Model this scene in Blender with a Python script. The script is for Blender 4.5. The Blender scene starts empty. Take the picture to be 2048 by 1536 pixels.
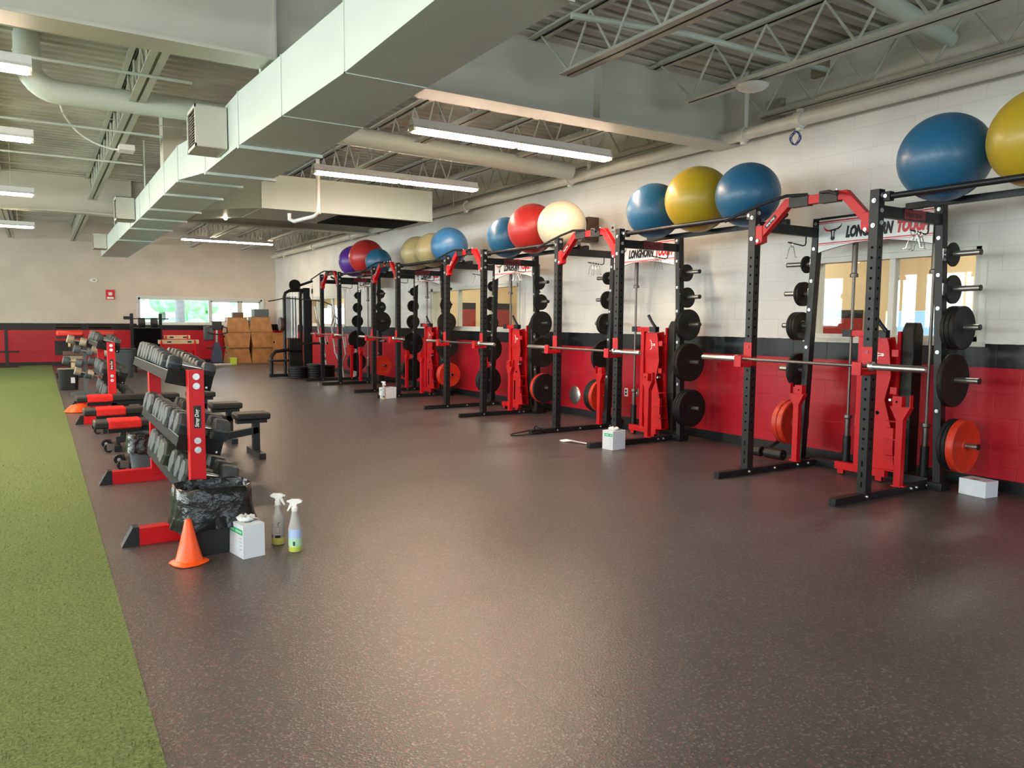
import bpy, math, random
from mathutils import Vector, Matrix
random.seed(7)
PI = math.pi
S = bpy.context.scene
COL = S.collection

# ---------------------------------------------------------------- camera, world, light, exposure
cam_d = bpy.data.cameras.new('camera'); cam = bpy.data.objects.new('camera', cam_d); COL.objects.link(cam)
cam_d.sensor_width = 36; cam_d.lens = 1515 / 2048 * 36; cam_d.clip_start = .05; cam_d.clip_end = 300
rx, uy, fw = Vector((.84862, -.52894, .008132)), Vector((.036585, .074018, .996586)), Vector((.527736, .845425, -.082164))
mw = Matrix((rx, uy, -fw)).transposed().to_4x4(); mw.translation = (0, 0, 1.41)
cam.matrix_world = mw
S.camera = cam
S.view_settings.view_transform = 'Standard'; S.view_settings.look = 'None'
S.view_settings.gamma = 1; S.view_settings.use_curve_mapping = False
S.view_settings.exposure = .5
S.cycles.use_denoising = True
S.cycles.max_bounces = 8; S.cycles.diffuse_bounces = 5; S.cycles.caustics_reflective = False; S.cycles.caustics_refractive = False
S.cycles.sample_clamp_indirect = 6
w = bpy.data.worlds.new('sky'); S.world = w; w.use_nodes = True
w.node_tree.nodes['Background'].inputs[0].default_value = (.80, .92, 1, 1)
w.node_tree.nodes['Background'].inputs[1].default_value = 5.0

def area(name, loc, rot, sx, sy, power, color):
    d = bpy.data.lights.new(name, 'AREA'); d.shape = 'RECTANGLE'; d.size = sx; d.size_y = sy
    d.energy = power; d.color = color
    o = bpy.data.objects.new(name, d); o.location = loc; o.rotation_euler = rot; COL.objects.link(o)
    return o
# daylight through the windows of the left wall and of the wall behind the photographer
DAY = (1, 1, .93)
for yy in (-2.5, 2.5, 7.5, 12.5, 17.5, 22.5):
    area('daylight', (-9.35, yy, 2.15), (0, -PI/2, 0), 1.7, 3.4, 300, DAY)
for xx in (-5.0, 0.0, 4.5):
    area('daylight', (xx, -5.35, 2.15), (PI/2, 0, 0), 3.4, 1.7, 60, DAY)
# lamps of the office rooms behind the right wall
for yy in (1.5, 4.5, 8, 11.5, 14.5, 18, 21.5, 25, 29):
    area('office_lamp', (8.7, yy, 3.05), (0, 0, 0), 1.2, .3, 62, (1, .90, .68))

# ---------------------------------------------------------------- materials
def mat(name, col, rough=.5, metal=0, bump=0, bscale=60, var=0, vscale=8, spec=.5, coat=0, emit=0, trans=0, col2=None):
    m = bpy.data.materials.new(name); m.use_nodes = True
    nt = m.node_tree; N = nt.nodes; L = nt.links; b = N['Principled BSDF']
    b.inputs['Base Color'].default_value = (*col, 1); b.inputs['Roughness'].default_value = rough
    b.inputs['Metallic'].default_value = metal; b.inputs['Specular IOR Level'].default_value = spec
    b.inputs['Coat Weight'].default_value = coat
    if trans: b.inputs['Transmission Weight'].default_value = trans
    if emit:
        b.inputs['Emission Color'].default_value = (*col, 1); b.inputs['Emission Strength'].default_value = emit
    tc = N.new('ShaderNodeTexCoord')
    if bump:
        n = N.new('ShaderNodeTexNoise'); n.inputs['Scale'].default_value = bscale; n.inputs['Detail'].default_value = 4
        bp = N.new('ShaderNodeBump'); bp.inputs['Strength'].default_value = bump; bp.inputs['Distance'].default_value = .01
        L.new(tc.outputs['Object'], n.inputs['Vector']); L.new(n.outputs['Fac'], bp.inputs['Height']); L.new(bp.outputs['Normal'], b.inputs['Normal'])
    if var or col2:
        n = N.new('ShaderNodeTexNoise'); n.inputs['Scale'].default_value = vscale; n.inputs['Detail'].default_value = 5
        r = N.new('ShaderNodeValToRGB'); r.color_ramp.elements[0].position = .35; r.color_ramp.elements[1].position = .65
        c2 = col2 or tuple(min(1, c * (1 - var)) for c in col)
        r.color_ramp.elements[0].color = (*c2, 1); r.color_ramp.elements[1].color = (*col, 1)
        L.new(tc.outputs['Object'], n.inputs['Vector']); L.new(n.outputs['Fac'], r.inputs['Fac']); L.new(r.outputs['Color'], b.inputs['Base Color'])
    return m
B_ = {}
def M_(k): return B_[k]
B_['black'] = mat('black powder coat steel', (.009, .010, .012), .42, 0, .05, 300, spec=.35)
B_['red'] = mat('red powder coat steel', (.52, .005, .009), .40, 0, .03, 300, spec=.35)
B_['chrome'] = mat('brushed chrome', (.62, .62, .60), .28, 1, .02, 200)
B_['bolt'] = mat('zinc bolt', (.68, .69, .69), .32, .85)
B_['shaft'] = mat('dull bar steel', (.16, .14, .125), .42, .8)
B_['iron'] = mat('black cast iron', (.011, .0095, .008), .6, 0, .12, 220, .3, 20, spec=.3)
B_['rubber_red'] = mat('red bumper rubber', (.62, .035, .012), .42, 0, .05, 150, .15, 12)
B_['rubber_black'] = mat('black bumper rubber', (.008, .008, .009), .55, 0, .08, 150, spec=.3)
B_['darkred'] = mat('dark red plate', (.17, .008, .012), .45)
B_['pipe'] = mat('cream pipe paint', (.76, .74, .67), .4, 0, .04, 60, .06, 4)
B_['peg'] = mat('worn steel peg', (.36, .35, .33), .36, .9)
B_['tray'] = mat('matt black tray steel', (.007, .0075, .008), .65, 0, .05, 200, spec=.2)
B_['dumb'] = mat('dusty dumbbell rubber', (.050, .061, .072), .48, 0, .12, 90, .5, 14)
B_['dumb2'] = mat('greenish dusty dumbbell rubber', (.055, .066, .052), .47, 0, .12, 90, .4, 14)
B_['pad'] = mat('black vinyl pad', (.012, .011, .010), .46, 0, .1, 260, spec=.35)
B_['towel'] = mat('red terry cloth', (.75, .035, .03), .9, 0, .5, 400, .15, 40, .1)
B_['white_paint'] = mat('white painted steel', (.58, .57, .50), .5, 0, .06, 40, .06, 3)
B_['duct'] = mat('painted duct sheet metal', (.60, .66, .61), .42, 0, .05, 8, .05, 1.5)
B_['joist'] = mat('off white joist paint', (.56, .57, .51), .55, 0, .06, 60, .1, 5)
B_['deck'] = mat('dusty painted roof deck', (.62, .60, .54), .6, 0, .05, 30, .28, 1.2)
B_['dark'] = mat('dark void', (.002, .002, .002), .9, spec=.1)
B_['tube'] = mat('lit fluorescent tube', (1, .76, .56), .4, emit=75)
B_['white'] = mat('white enamel', (.78, .78, .76), .4)
B_['board'] = mat('white cardboard', (.72, .76, .83), .6, 0, .02, 90)
B_['paper'] = mat('white tissue paper', (.82, .83, .84), .9, 0, .25, 60)
B_['green'] = mat('green print', (.01, .42, .20), .6)
B_['ink'] = mat('black print', (.012, .012, .014), .6)
B_['grey_ink'] = mat('grey print', (.38, .45, .55), .6)
B_['orange'] = mat('orange cone plastic', (1, .105, .012), .38, 0, .02, 60)
B_['bag'] = mat('black bin liner', (.008, .009, .010), .24, 0, .9, 22, spec=.5)
B_['binplastic'] = mat('black bin plastic', (.016, .018, .02), .5, 0, .05, 120)
B_['greyplastic'] = mat('grey bin plastic', (.075, .095, .11), .5, 0, .05, 120)
B_['ply'] = mat('birch plywood', (.42, .21, .075), .5, 0, .05, 50, 0, 5, col2=(.30, .14, .045))
B_['lightwood'] = mat('pale varnished wood', (.72, .56, .34), .4, 0, .03, 50, .12, 6)
B_['frame'] = mat('window frame paint', (.66, .65, .58), .45)
B_['bframe'] = mat('aluminium window frame', (.62, .64, .62), .4)
B_['beige'] = mat('beige office paint', (.70, .55, .34), .6, 0, .05, 60)
B_['trunk'] = mat('tree bark', (.25, .24, .26), .9, 0, .5, 20)
B_['leaf'] = mat('leaves paled for daylight', (.26, .50, .26), .8, 0, .4, 8, 0, 3, col2=(.50, .72, .55))  # leaf colours lightened to paint in the blown-out daylight
B_['grass'] = mat('outdoor lawn', (.45, .62, .42), .9, 0, .3, 30)
B_['cyan'] = mat('blue cord jacket', (.02, .05, .25), .5)
B_['office_red'] = mat('red office wainscot', (.26, .02, .02), .35)
B_['backdrop_tone'] = mat('blue grey backdrop paint', (.10, .15, .18), .7)  # for the added screen, stands in for blue daylight in the office windows
B_['sign'] = mat('white banner vinyl', (.82, .82, .82), .45)
B_['signred'] = mat('red banner print', (.62, .01, .02), .45)
B_['alarm'] = mat('fire alarm red', (.45, .02, .03), .4)
B_['plate'] = mat('stainless cover plate', (.5, .48, .45), .3, .9)
B_['lime'] = mat('lime plastic', (.45, .65, .08), .5)
B_['redfab'] = mat('red vinyl pad', (.62, .03, .02), .4, 0, .05, 200)
B_['silver'] = mat('silver painted steel', (.62, .60, .58), .3, .5)
B_['blueplas'] = mat('navy plastic shroud', (.03, .045, .09), .35)
B_['brush'] = mat('brown leather', (.10, .055, .035), .5)
B_['tan'] = mat('tan cast metal', (.35, .30, .23), .5, .2)
B_['clearglass'] = None

def glass(name, tint=(.9, .95, .97)):
    m = bpy.data.materials.new(name); m.use_nodes = True; nt = m.node_tree; N = nt.nodes; L = nt.links
    N.remove(N['Principled BSDF']); t = N.new('ShaderNodeBsdfTransparent'); g = N.new('ShaderNodeBsdfGlossy'); x = N.new('ShaderNodeMixShader')
    lw = N.new('ShaderNodeLayerWeight'); pw = N.new('ShaderNodeMath'); pw.operation = 'POWER'; pw.inputs[1].default_value = 4
    f = N.new('ShaderNodeMath'); f.operation = 'MULTIPLY_ADD'; f.inputs[1].default_value = .16; f.inputs[2].default_value = .03
    L.new(lw.outputs['Facing'], pw.inputs[0]); L.new(pw.outputs[0], f.inputs[0])
    t.inputs[0].default_value = (*tint, 1); g.inputs['Roughness'].default_value = .02
    L.new(f.outputs[0], x.inputs[0]); L.new(t.outputs[0], x.inputs[1]); L.new(g.outputs[0], x.inputs[2]); L.new(x.outputs[0], N['Material Output'].inputs[0])
    return m
B_['clearglass'] = glass('window glass')

def translucent(name, col, rough=.3, t=.45):
    m = mat(name, col, rough); m.node_tree.nodes['Principled BSDF'].inputs['Transmission Weight'].default_value = t
    m.node_tree.nodes['Principled BSDF'].inputs['IOR'].default_value = 1.1
    return m
B_['bottle'] = translucent('cloudy bottle plastic', (.72, .72, .70))
B_['fluid'] = translucent('yellow cleaning fluid', (.80, .74, .20), .2, .3)
B_['fluid2'] = translucent('lime cleaning fluid', (.70, .85, .15), .2, .3)
B_['bluelabel'] = mat('pale blue bottle label', (.45, .58, .88), .5)
B_['greenlabel'] = mat('pale green bottle label', (.45, .75, .50), .5)

def ballmat(name, c):
    m = mat(name, c, .42, 0, 0, spec=.5, coat=.18)
    nt = m.node_tree; N = nt.nodes; L = nt.links; b = N['Principled BSDF']
    b.inputs['Coat Roughness'].default_value = .22; b.inputs['Sheen Weight'].default_value = .05
    tc = N.new('ShaderNodeTexCoord'); wv = N.new('ShaderNodeTexWave'); wv.bands_direction = 'Y'; wv.inputs['Scale'].default_value = 11
    wv.inputs['Distortion'].default_value = 1.2; bp = N.new('ShaderNodeBump'); bp.inputs['Strength'].default_value = .05; bp.inputs['Distance'].default_value = .01
    L.new(tc.outputs['Object'], wv.inputs['Vector']); L.new(wv.outputs['Fac'], bp.inputs['Height']); L.new(bp.outputs['Normal'], b.inputs['Normal'])
    return m
BALL = {'blue': ballmat('blue ball vinyl', (.012, .105, .22)), 'yellow': ballmat('mustard yellow ball vinyl', (.46, .30, .010)),
        'red': ballmat('red ball vinyl', (.48, .022, .018)), 'white': ballmat('cream ball vinyl', (.72, .64, .46)),
        'beige': ballmat('olive beige ball vinyl', (.33, .28, .14)), 'purple': ballmat('purple ball vinyl', (.10, .02, .28)),
        'lightblue': ballmat('light blue ball vinyl', (.022, .115, .27))}

def blockwall(name, axis, painted=True, white=(.78, .75, .70)):
    """painted concrete block wall: white above, black stripe, red below; axis = the horizontal world axis of the courses"""
    m = bpy.data.materials.new(name); m.use_nodes = True; nt = m.node_tree; N = nt.nodes; L = nt.links; b = N['Principled BSDF']
    tc = N.new('ShaderNodeTexCoord'); sp = N.new('ShaderNodeSeparateXYZ'); cb = N.new('ShaderNodeCombineXYZ')
    L.new(tc.outputs['Object'], sp.inputs[0]); L.new(sp.outputs[axis], cb.inputs[0]); L.new(sp.outputs['Z'], cb.inputs[1])
    br = N.new('ShaderNodeTexBrick'); br.inputs['Scale'].default_value = 1; br.inputs['Brick Width'].default_value = .41
    br.inputs['Row Height'].default_value = .208; br.inputs['Mortar Size'].default_value = .004; br.inputs['Mortar Smooth'].default_value = .6
    br.inputs['Color1'].default_value = (1, 1, 1, 1); br.inputs['Color2'].default_value = (.95, .95, .95, 1); br.inputs['Mortar'].default_value = (.90, .90, .90, 1)
    L.new(cb.outputs[0], br.inputs['Vector'])
    rp = N.new('ShaderNodeValToRGB'); rp.color_ramp.interpolation = 'CONSTANT'
    mr = N.new('ShaderNodeMath'); mr.operation = 'DIVIDE'; mr.inputs[1].default_value = 2.0
    nz = N.new('ShaderNodeTexNoise'); nz.inputs['Scale'].default_value = 9; ad = N.new('ShaderNodeMath'); ad.operation = 'MULTIPLY_ADD'
    ad.inputs[1].default_value = .012; L.new(nz.outputs['Fac'], ad.inputs[0]); L.new(sp.outputs['Z'], ad.inputs[2]); L.new(tc.outputs['Object'], nz.inputs['Vector'])
    L.new(ad.outputs[0], mr.inputs[0]); L.new(mr.outputs[0], rp.inputs[0])
    e = rp.color_ramp.elements; e[0].color = (.46, .012, .025, 1); e[1].position = 1.048 / 2; e[1].color = (.006, .007, .009, 1)
    k = e.new(1.256 / 2); k.color = (*white, 1)
    mx = N.new('ShaderNodeMix'); mx.data_type = 'RGBA'; mx.blend_type = 'MULTIPLY'; mx.inputs[0].default_value = .8
    L.new(rp.outputs[0], mx.inputs[6]); L.new(br.outputs['Color'], mx.inputs[7])
    n2 = N.new('ShaderNodeTexNoise'); n2.inputs['Scale'].default_value = 1.3; n2.inputs['Detail'].default_value = 6
    r2 = N.new('ShaderNodeValToRGB'); r2.color_ramp.elements[0].color = (.86, .86, .86, 1); r2.color_ramp.elements[0].position = .3; r2.color_ramp.elements[1].position = .7
    L.new(tc.outputs['Object'], n2.inputs['Vector']); L.new(n2.outputs['Fac'], r2.inputs[0])
    mx2 = N.new('ShaderNodeMix'); mx2.data_type = 'RGBA'; mx2.blend_type = 'MULTIPLY'; mx2.inputs[0].default_value = 1
    L.new(mx.outputs[2], mx2.inputs[6]); L.new(r2.outputs[0], mx2.inputs[7]); L.new(mx2.outputs[2], b.inputs['Base Color'])
    gt = N.new('ShaderNodeMath'); gt.operation = 'GREATER_THAN'; gt.inputs[1].default_value = 1.256; L.new(ad.outputs[0], gt.inputs[0]); b.inputs['Specular IOR Level'].default_value = .3
    ro = N.new('ShaderNodeMath'); ro.operation = 'MULTIPLY_ADD'; ro.inputs[1].default_value = .25; ro.inputs[2].default_value = .33; L.new(gt.outputs[0], ro.inputs[0]); L.new(ro.outputs[0], b.inputs['Roughness'])
    nb = N.new('ShaderNodeTexNoise'); nb.inputs['Scale'].default_value = 45; nb.inputs['Detail'].default_value = 5; L.new(tc.outputs['Object'], nb.inputs['Vector'])
    hm = N.new('ShaderNodeMath'); hm.operation = 'MULTIPLY_ADD'; hm.inputs[1].default_value = .35
    iv = N.new('ShaderNodeMath'); iv.operation = 'SUBTRACT'; iv.inputs[0].default_value = 1; L.new(br.outputs['Fac'], iv.inputs[1])
    L.new(nb.outputs['Fac'], hm.inputs[0]); L.new(iv.outputs[0], hm.inputs[2])
    bp = N.new('ShaderNodeBump'); bp.inputs['Strength'].default_value = .35; bp.inputs['Distance'].default_value = .006
    L.new(hm.outputs[0], bp.inputs['Height']); L.new(bp.outputs['Normal'], b.inputs['Normal'])
    return m
B_['wallY'] = blockwall('painted block wall along y', 'Y')
B_['wallX'] = blockwall('painted block wall along x', 'X', white=(.67, .585, .505))

def floormat():
    m = bpy.data.materials.new('speckled rubber floor'); m.use_nodes = True; nt = m.node_tree; N = nt.nodes; L = nt.links; b = N['Principled BSDF']
    tc = N.new('ShaderNodeTexCoord')
    v = N.new('ShaderNodeTexVoronoi'); v.inputs['Scale'].default_value = 130; L.new(tc.outputs['Object'], v.inputs['Vector'])
    sc_ = N.new('ShaderNodeSeparateColor'); L.new(v.outputs['Color'], sc_.inputs[0])
    r = N.new('ShaderNodeValToRGB'); r.color_ramp.interpolation = 'CONSTANT'
    e = r.color_ramp.elements; e[0].color = (.064, .056, .057, 1); e[1].position = .80; e[1].color = (.135, .060, .056, 1)
    k = e.new(.90); k.color = (.15, .135, .138, 1); k = e.new(.40); k.color = (.053, .047, .049, 1)
    L.new(sc_.outputs[0], r.inputs[0])
    n = N.new('ShaderNodeTexNoise'); n.inputs['Scale'].default_value = .9; n.inputs['Detail'].default_value = 8; n.inputs['Roughness'].default_value = .65; L.new(tc.outputs['Object'], n.inputs['Vector'])
    r2 = N.new('ShaderNodeValToRGB'); r2.color_ramp.elements[0].position = .3; r2.color_ramp.elements[1].position = .75
    r2.color_ramp.elements[0].color = (.85, .85, .85, 1); r2.color_ramp.elements[1].color = (1.25, 1.22, 1.2, 1); L.new(n.outputs['Fac'], r2.inputs[0])
    mx = N.new('ShaderNodeMix'); mx.data_type = 'RGBA'; mx.blend_type = 'MULTIPLY'; mx.inputs[0].default_value = 1
    L.new(r.outputs[0], mx.inputs[6]); L.new(r2.outputs[0], mx.inputs[7])
    # roll seams every 1.22 m across x
    sp = N.new('ShaderNodeSeparateXYZ'); L.new(tc.outputs['Object'], sp.inputs[0])
    md = N.new('ShaderNodeMath'); md.operation = 'PINGPONG'; md.inputs[1].default_value = .625
    sh = N.new('ShaderNodeMath'); sh.operation = 'SUBTRACT'; sh.inputs[1].default_value = .291 ; L.new(sp.outputs['X'], sh.inputs[0]); L.new(sh.outputs[0], md.inputs[0])
    lt = N.new('ShaderNodeMath'); lt.operation = 'LESS_THAN'; lt.inputs[1].default_value = .0016; L.new(md.outputs[0], lt.inputs[0])
    mx3 = N.new('ShaderNodeMix'); mx3.data_type = 'RGBA'; mx3.inputs[7].default_value = (.012, .01, .01, 1); L.new(lt.outputs[0], mx3.inputs[0]); L.new(mx.outputs[2], mx3.inputs[6])
    L.new(mx3.outputs[2], b.inputs['Base Color'])
    rr = N.new('ShaderNodeMapRange'); rr.inputs['To Min'].default_value = .30; rr.inputs['To Max'].default_value = .44; L.new(n.outputs['Fac'], rr.inputs[0]); L.new(rr.outputs[0], b.inputs['Roughness'])
    bp = N.new('ShaderNodeBump'); bp.inputs['Strength'].default_value = .25; bp.inputs['Distance'].default_value = .003
    L.new(v.outputs['Distance'], bp.inputs['Height']); L.new(bp.outputs['Normal'], b.inputs['Normal'])
    b.inputs['Specular IOR Level'].default_value = .75
    return m
B_['floor'] = floormat()
def turfmat():
    m = bpy.data.materials.new('green artificial turf'); m.use_nodes = True; nt = m.node_tree; N = nt.nodes; L = nt.links; b = N['Principled BSDF']
    tc = N.new('ShaderNodeTexCoord'); n = N.new('ShaderNodeTexNoise'); n.inputs['Scale'].default_value = 75; n.inputs['Detail'].default_value = 6; n.inputs['Roughness'].default_value = .8
    L.new(tc.outputs['Object'], n.inputs['Vector'])
    r = N.new('ShaderNodeValToRGB'); r.color_ramp.elements[0].position = .36; r.color_ramp.elements[1].position = .66
    r.color_ramp.elements[0].color = (.10, .155, .04, 1); r.color_ramp.elements[1].color = (.33, .43, .16, 1)
    L.new(n.outputs['Fac'], r.inputs[0]); L.new(r.outputs[0], b.inputs['Base Color']); b.inputs['Roughness'].default_value = .85
    b.inputs['Specular IOR Level'].default_value = .25
    bp = N.new('ShaderNodeBump'); bp.inputs['Strength'].default_value = 1; bp.inputs['Distance'].default_value = .02
    L.new(n.outputs['Fac'], bp.inputs['Height']); L.new(bp.outputs['Normal'], b.inputs['Normal'])
    return m
B_['turf'] = turfmat()

# ---------------------------------------------------------------- mesh helpers
class MB:
    def __init__(s): s.v = []; s.f = []; s.m = []; s.mats = []
    def mi(s, k):
        if k not in s.mats: s.mats.append(k)
        return s.mats.index(k)
    def add(s, vs, fs, k):
        o = len(s.v); s.v += [tuple(v) for v in vs]; i = s.mi(k)
        for f in fs: s.f.append([o + a for a in f]); s.m.append(i)
        return s
    def box(s, c, d, k='black', R=None):
        hx, hy, hz = d[0]/2, d[1]/2, d[2]/2
        vs = [Vector((x, y, z)) for x in (-hx, hx) for y in (-hy, hy) for z in (-hz, hz)]
        if R is not None: vs = [R @ v for v in vs]
        vs = [v + Vector(c) for v in vs]
        return s.add(vs, [(0,1,3,2), (4,6,7,5), (0,4,5,1), (2,3,7,6), (0,2,6,4), (1,5,7,3)], k)
    def bb(s, a, b, k='black'):
        return s.box([(a[i] + b[i]) / 2 for i in range(3)], [abs(b[i] - a[i]) for i in range(3)], k)
    def frame(s, p0, p1):
        d = (Vector(p1) - Vector(p0)); L = d.length; d.normalize()
        u = Vector((0, 0, 1)) if abs(d.z) < .9 else Vector((1, 0, 0))
        a = d.cross(u).normalized(); b = a.cross(d).normalized()
        return d, a, b, L
    def beam(s, p0, p1, w, h, k='black', w2=None, h2=None):
        """rectangular bar from p0 to p1; h is measured along the direction nearest to z (or x for upright bars)"""
        d, a, b, L = s.frame(p0, p1); w2 = w if w2 is None else w2; h2 = h if h2 is None else h2; vs = []
        for p, ww, hh in ((Vector(p0), w, h), (Vector(p1), w2, h2)):
            for x, y in ((-1,-1), (1,-1), (1,1), (-1,1)): vs.append(p + a*x*ww/2 + b*y*hh/2)
        return s.add(vs, [(3,2,1,0), (4,5,6,7), (0,1,5,4), (1,2,6,5), (2,3,7,6), (3,0,4,7)], k)
    def cyl(s, p0, p1, r, k='black', n=16, r2=None, cap=True):
        d, a, b, L = s.frame(p0, p1); r2 = r if r2 is None else r2; vs = []
        for p, rr in ((Vector(p0), r), (Vector(p1), r2)):
            for i in range(n): t = 2*PI*i/n; vs.append(p + (a*math.cos(t) + b*math.sin(t))*rr)
        fs = [(i, n+i, n+(i+1) % n, (i+1) % n) for i in range(n)]
        if cap: fs += [list(range(n)), list(range(2*n-1, n-1, -1))]
        return s.add(vs, fs, k)
    def tube(s, pts, r, k='black', n=8, closed=False):
        P = [Vector(p) for p in pts]; vs = []; m = len(P); a = None
        for i, p in enumerate(P):
            if closed: d = (P[(i+1) % m] - P[i-1]).normalized()
            else: d = (P[min(i+1, m-1)] - P[max(i-1, 0)]).normalized()
            if a is None:
                u = Vector((0, 0, 1)) if abs(d.z) < .9 else Vector((1, 0, 0)); a = d.cross(u).normalized()
            else: a = (a - d*a.dot(d)).normalized()
            b = d.cross(a)
            rr = r[i] if isinstance(r, (list, tuple)) else r
            for j in range(n): t = 2*PI*j/n; vs.append(p + (a*math.cos(t) + b*math.sin(t))*rr)
        fs = []
        for i in range(m if closed else m-1):
            o = i*n; q = ((i+1) % m)*n
            for j in range(n): fs.append((o+j, o+(j+1) % n, q+(j+1) % n, q+j))
        if not closed: fs += [list(range(n-1, -1, -1)), [(m-1)*n+j for j in range(n)]]
        return s.add(vs, fs, k)
    def lathe(s, prof, c=(0,0,0), axis='z', n=32, k='black', sx=1, sy=1):
        """prof: list of (radius, height) or (radius, height, matkey)"""
        vs = []; m = len(prof)
        for p in prof:
            for i in range(n):
                t = 2*PI*i/n; x, y, z = p[0]*math.cos(t)*sx, p[0]*math.sin(t)*sy, p[1]
                if axis == 'y': x, y, z = x, z, -y
                if axis == 'x': x, y, z = z, x, y
                vs.append((x+c[0], y+c[1], z+c[2]))
        o = len(s.v); s.v += vs
        for j in range(m-1):
            kk = prof[j][2] if len(prof[j]) > 2 else k
            for i in range(n):
                s.f.append([o+j*n+i, o+j*n+(i+1) % n, o+(j+1)*n+(i+1) % n, o+(j+1)*n+i]); s.m.append(s.mi(kk))
        for j, rev in ((0, True), (m-1, False)):
            if prof[j][0] > 1e-5:
                l = [o+j*n+i for i in range(n)]; s.f.append(l[::-1] if rev else l)
                s.m.append(s.mi((prof[j] if j == 0 else prof[j-1])[2] if len(prof[0]) > 2 else k))
        return s
    def sphere(s, c, r, k='black', n=24, m=14, sc=(1,1,1)):
        pr = [(max(1e-6, r*math.sin(PI*i/m)), -r*math.cos(PI*i/m)) for i in range(m+1)]
        o = len(s.v); s.lathe(pr, (0,0,0), 'z', n, k)
        s.v[o:] = [(v[0]*sc[0]+c[0], v[1]*sc[1]+c[1], v[2]*sc[2]+c[2]) for v in s.v[o:]]
        return s
    def prism(s, poly, axis, a, b, k='black'):
        """extrude a 2d polygon along axis from a to b; coordinates are the two remaining axes in order"""
        def P(p, t):
            return (t, p[0], p[1]) if axis == 'x' else ((p[0], t, p[1]) if axis == 'y' else (p[0], p[1], t))
        n = len(poly); vs = [P(p, a) for p in poly] + [P(p, b) for p in poly]
        ar = sum(poly[i][0]*poly[(i+1) % n][1] - poly[(i+1) % n][0]*poly[i][1] for i in range(n))
        flip = (ar > 0) != (b > a)
        if axis == 'y': flip = not flip
        f1 = list(range(n)); f2 = [n+i for i in range(n)][::-1]
        fs = [f1[::-1], f2[::-1]] + [(i, (i+1) % n, n+(i+1) % n, n+i) for i in range(n)]
        if flip: fs = [list(f)[::-1] for f in fs]
        return s.add(vs, fs, k)
    def loft(s, rings, k='black', cap=True, kf=None):
        n = len(rings[0]); o = len(s.v)
        for r in rings: s.v += [tuple(p) for p in r]
        for j in range(len(rings)-1):
            for i in range(n):
                s.f.append([o+j*n+i, o+j*n+(i+1) % n, o+(j+1)*n+(i+1) % n, o+(j+1)*n+i]); s.m.append(s.mi(kf(j, i) if kf else k))
        if cap:
            s.f.append([o+i for i in range(n)][::-1]); s.m.append(s.mi(k)); s.f.append([o+(len(rings)-1)*n+i for i in range(n)]); s.m.append(s.mi(k))
        return s
    def build(s, name, parent=None, loc=None, rot=None, bevel=0, sharp=32):
        me = bpy.data.meshes.new(name); me.from_pydata(s.v, [], s.f)
        for k in s.mats: me.materials.append(B_[k] if isinstance(k, str) else k)
        me.polygons.foreach_set('material_index', s.m); me.polygons.foreach_set('use_smooth', [True]*len(s.f))
        me.update(); me.validate()
        try: me.set_sharp_from_angle(angle=math.radians(sharp))
        except Exception: pass
        o = bpy.data.objects.new(name, me); COL.objects.link(o)
        if parent: o.parent = parent
        if loc is not None: o.location = loc
        if rot is not None: o.rotation_euler = rot
        if bevel:
            b = o.modifiers.new('bevel', 'BEVEL'); b.width = bevel; b.segments = 2; b.limit_method = 'ANGLE'; b.angle_limit = math.radians(50)
        return o

def tag(o, label, cat, group=None):
    o['label'] = label; o['category'] = cat
    if group: o['group'] = group
    return o
def thing(name, label, cat, loc=(0,0,0), rz=0, group=None, rot=None):
    o = bpy.data.objects.new(name, None); COL.objects.link(o); o.location = loc; o.rotation_euler = rot or (0, 0, rz)
    o.empty_display_size = .1
    return tag(o, label, cat, group)
def struct(o): o['kind'] = 'structure'; return o
def copy_tree(o, parent=None):
    c = o.copy(); COL.objects.link(c)
    if parent: c.parent = parent
    for ch in list(o.children): copy_tree(ch, c)
    return c
def text_mesh(txt, size, k, name, parent=None, M=None, shear=0, ext=.001, bold=0, xs=1, align='LEFT'):
    cu = bpy.data.curves.new('t', 'FONT'); cu.body = txt; cu.size = size; cu.shear = shear; cu.extrude = ext; cu.offset = bold; cu.align_x = align
    cu.resolution_u = 3
    t = bpy.data.objects.new('t', cu); COL.objects.link(t); bpy.context.view_layer.update()
    me = bpy.data.meshes.new_from_object(t.evaluated_get(bpy.context.evaluated_depsgraph_get())); bpy.data.objects.remove(t)
    me.materials.clear(); me.materials.append(B_[k]); me.name = name
    me.transform(Matrix.Diagonal((xs, 1, 1, 1)))
    if M is not None: me.transform(M)
    o = bpy.data.objects.new(name, me); COL.objects.link(o)
    if parent: o.parent = parent
    return o
def basis(ux, uy, loc):
    ux, uy = Vector(ux), Vector(uy); uz = ux.cross(uy)
    m = Matrix((ux, uy, uz)).transposed().to_4x4(); m.translation = loc; return m
ORD = ['first', 'second', 'third', 'fourth', 'fifth', 'sixth', 'seventh', 'eighth', 'ninth', 'tenth', 'eleventh', 'twelfth', 'thirteenth', 'fourteenth']

# ---------------------------------------------------------------- the room
XW, XL, YB, YF, ZC = 6.9, -9.0, 26.3, -5.0, 4.16
struct(MB().bb((.291, YF, -.1), (XW, YB, 0), 'floor').build('floor'))
turf = MB().bb((XL, YF, -.1), (.291, YB, .012), 'turf').build('floor_turf'); struct(turf)
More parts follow.
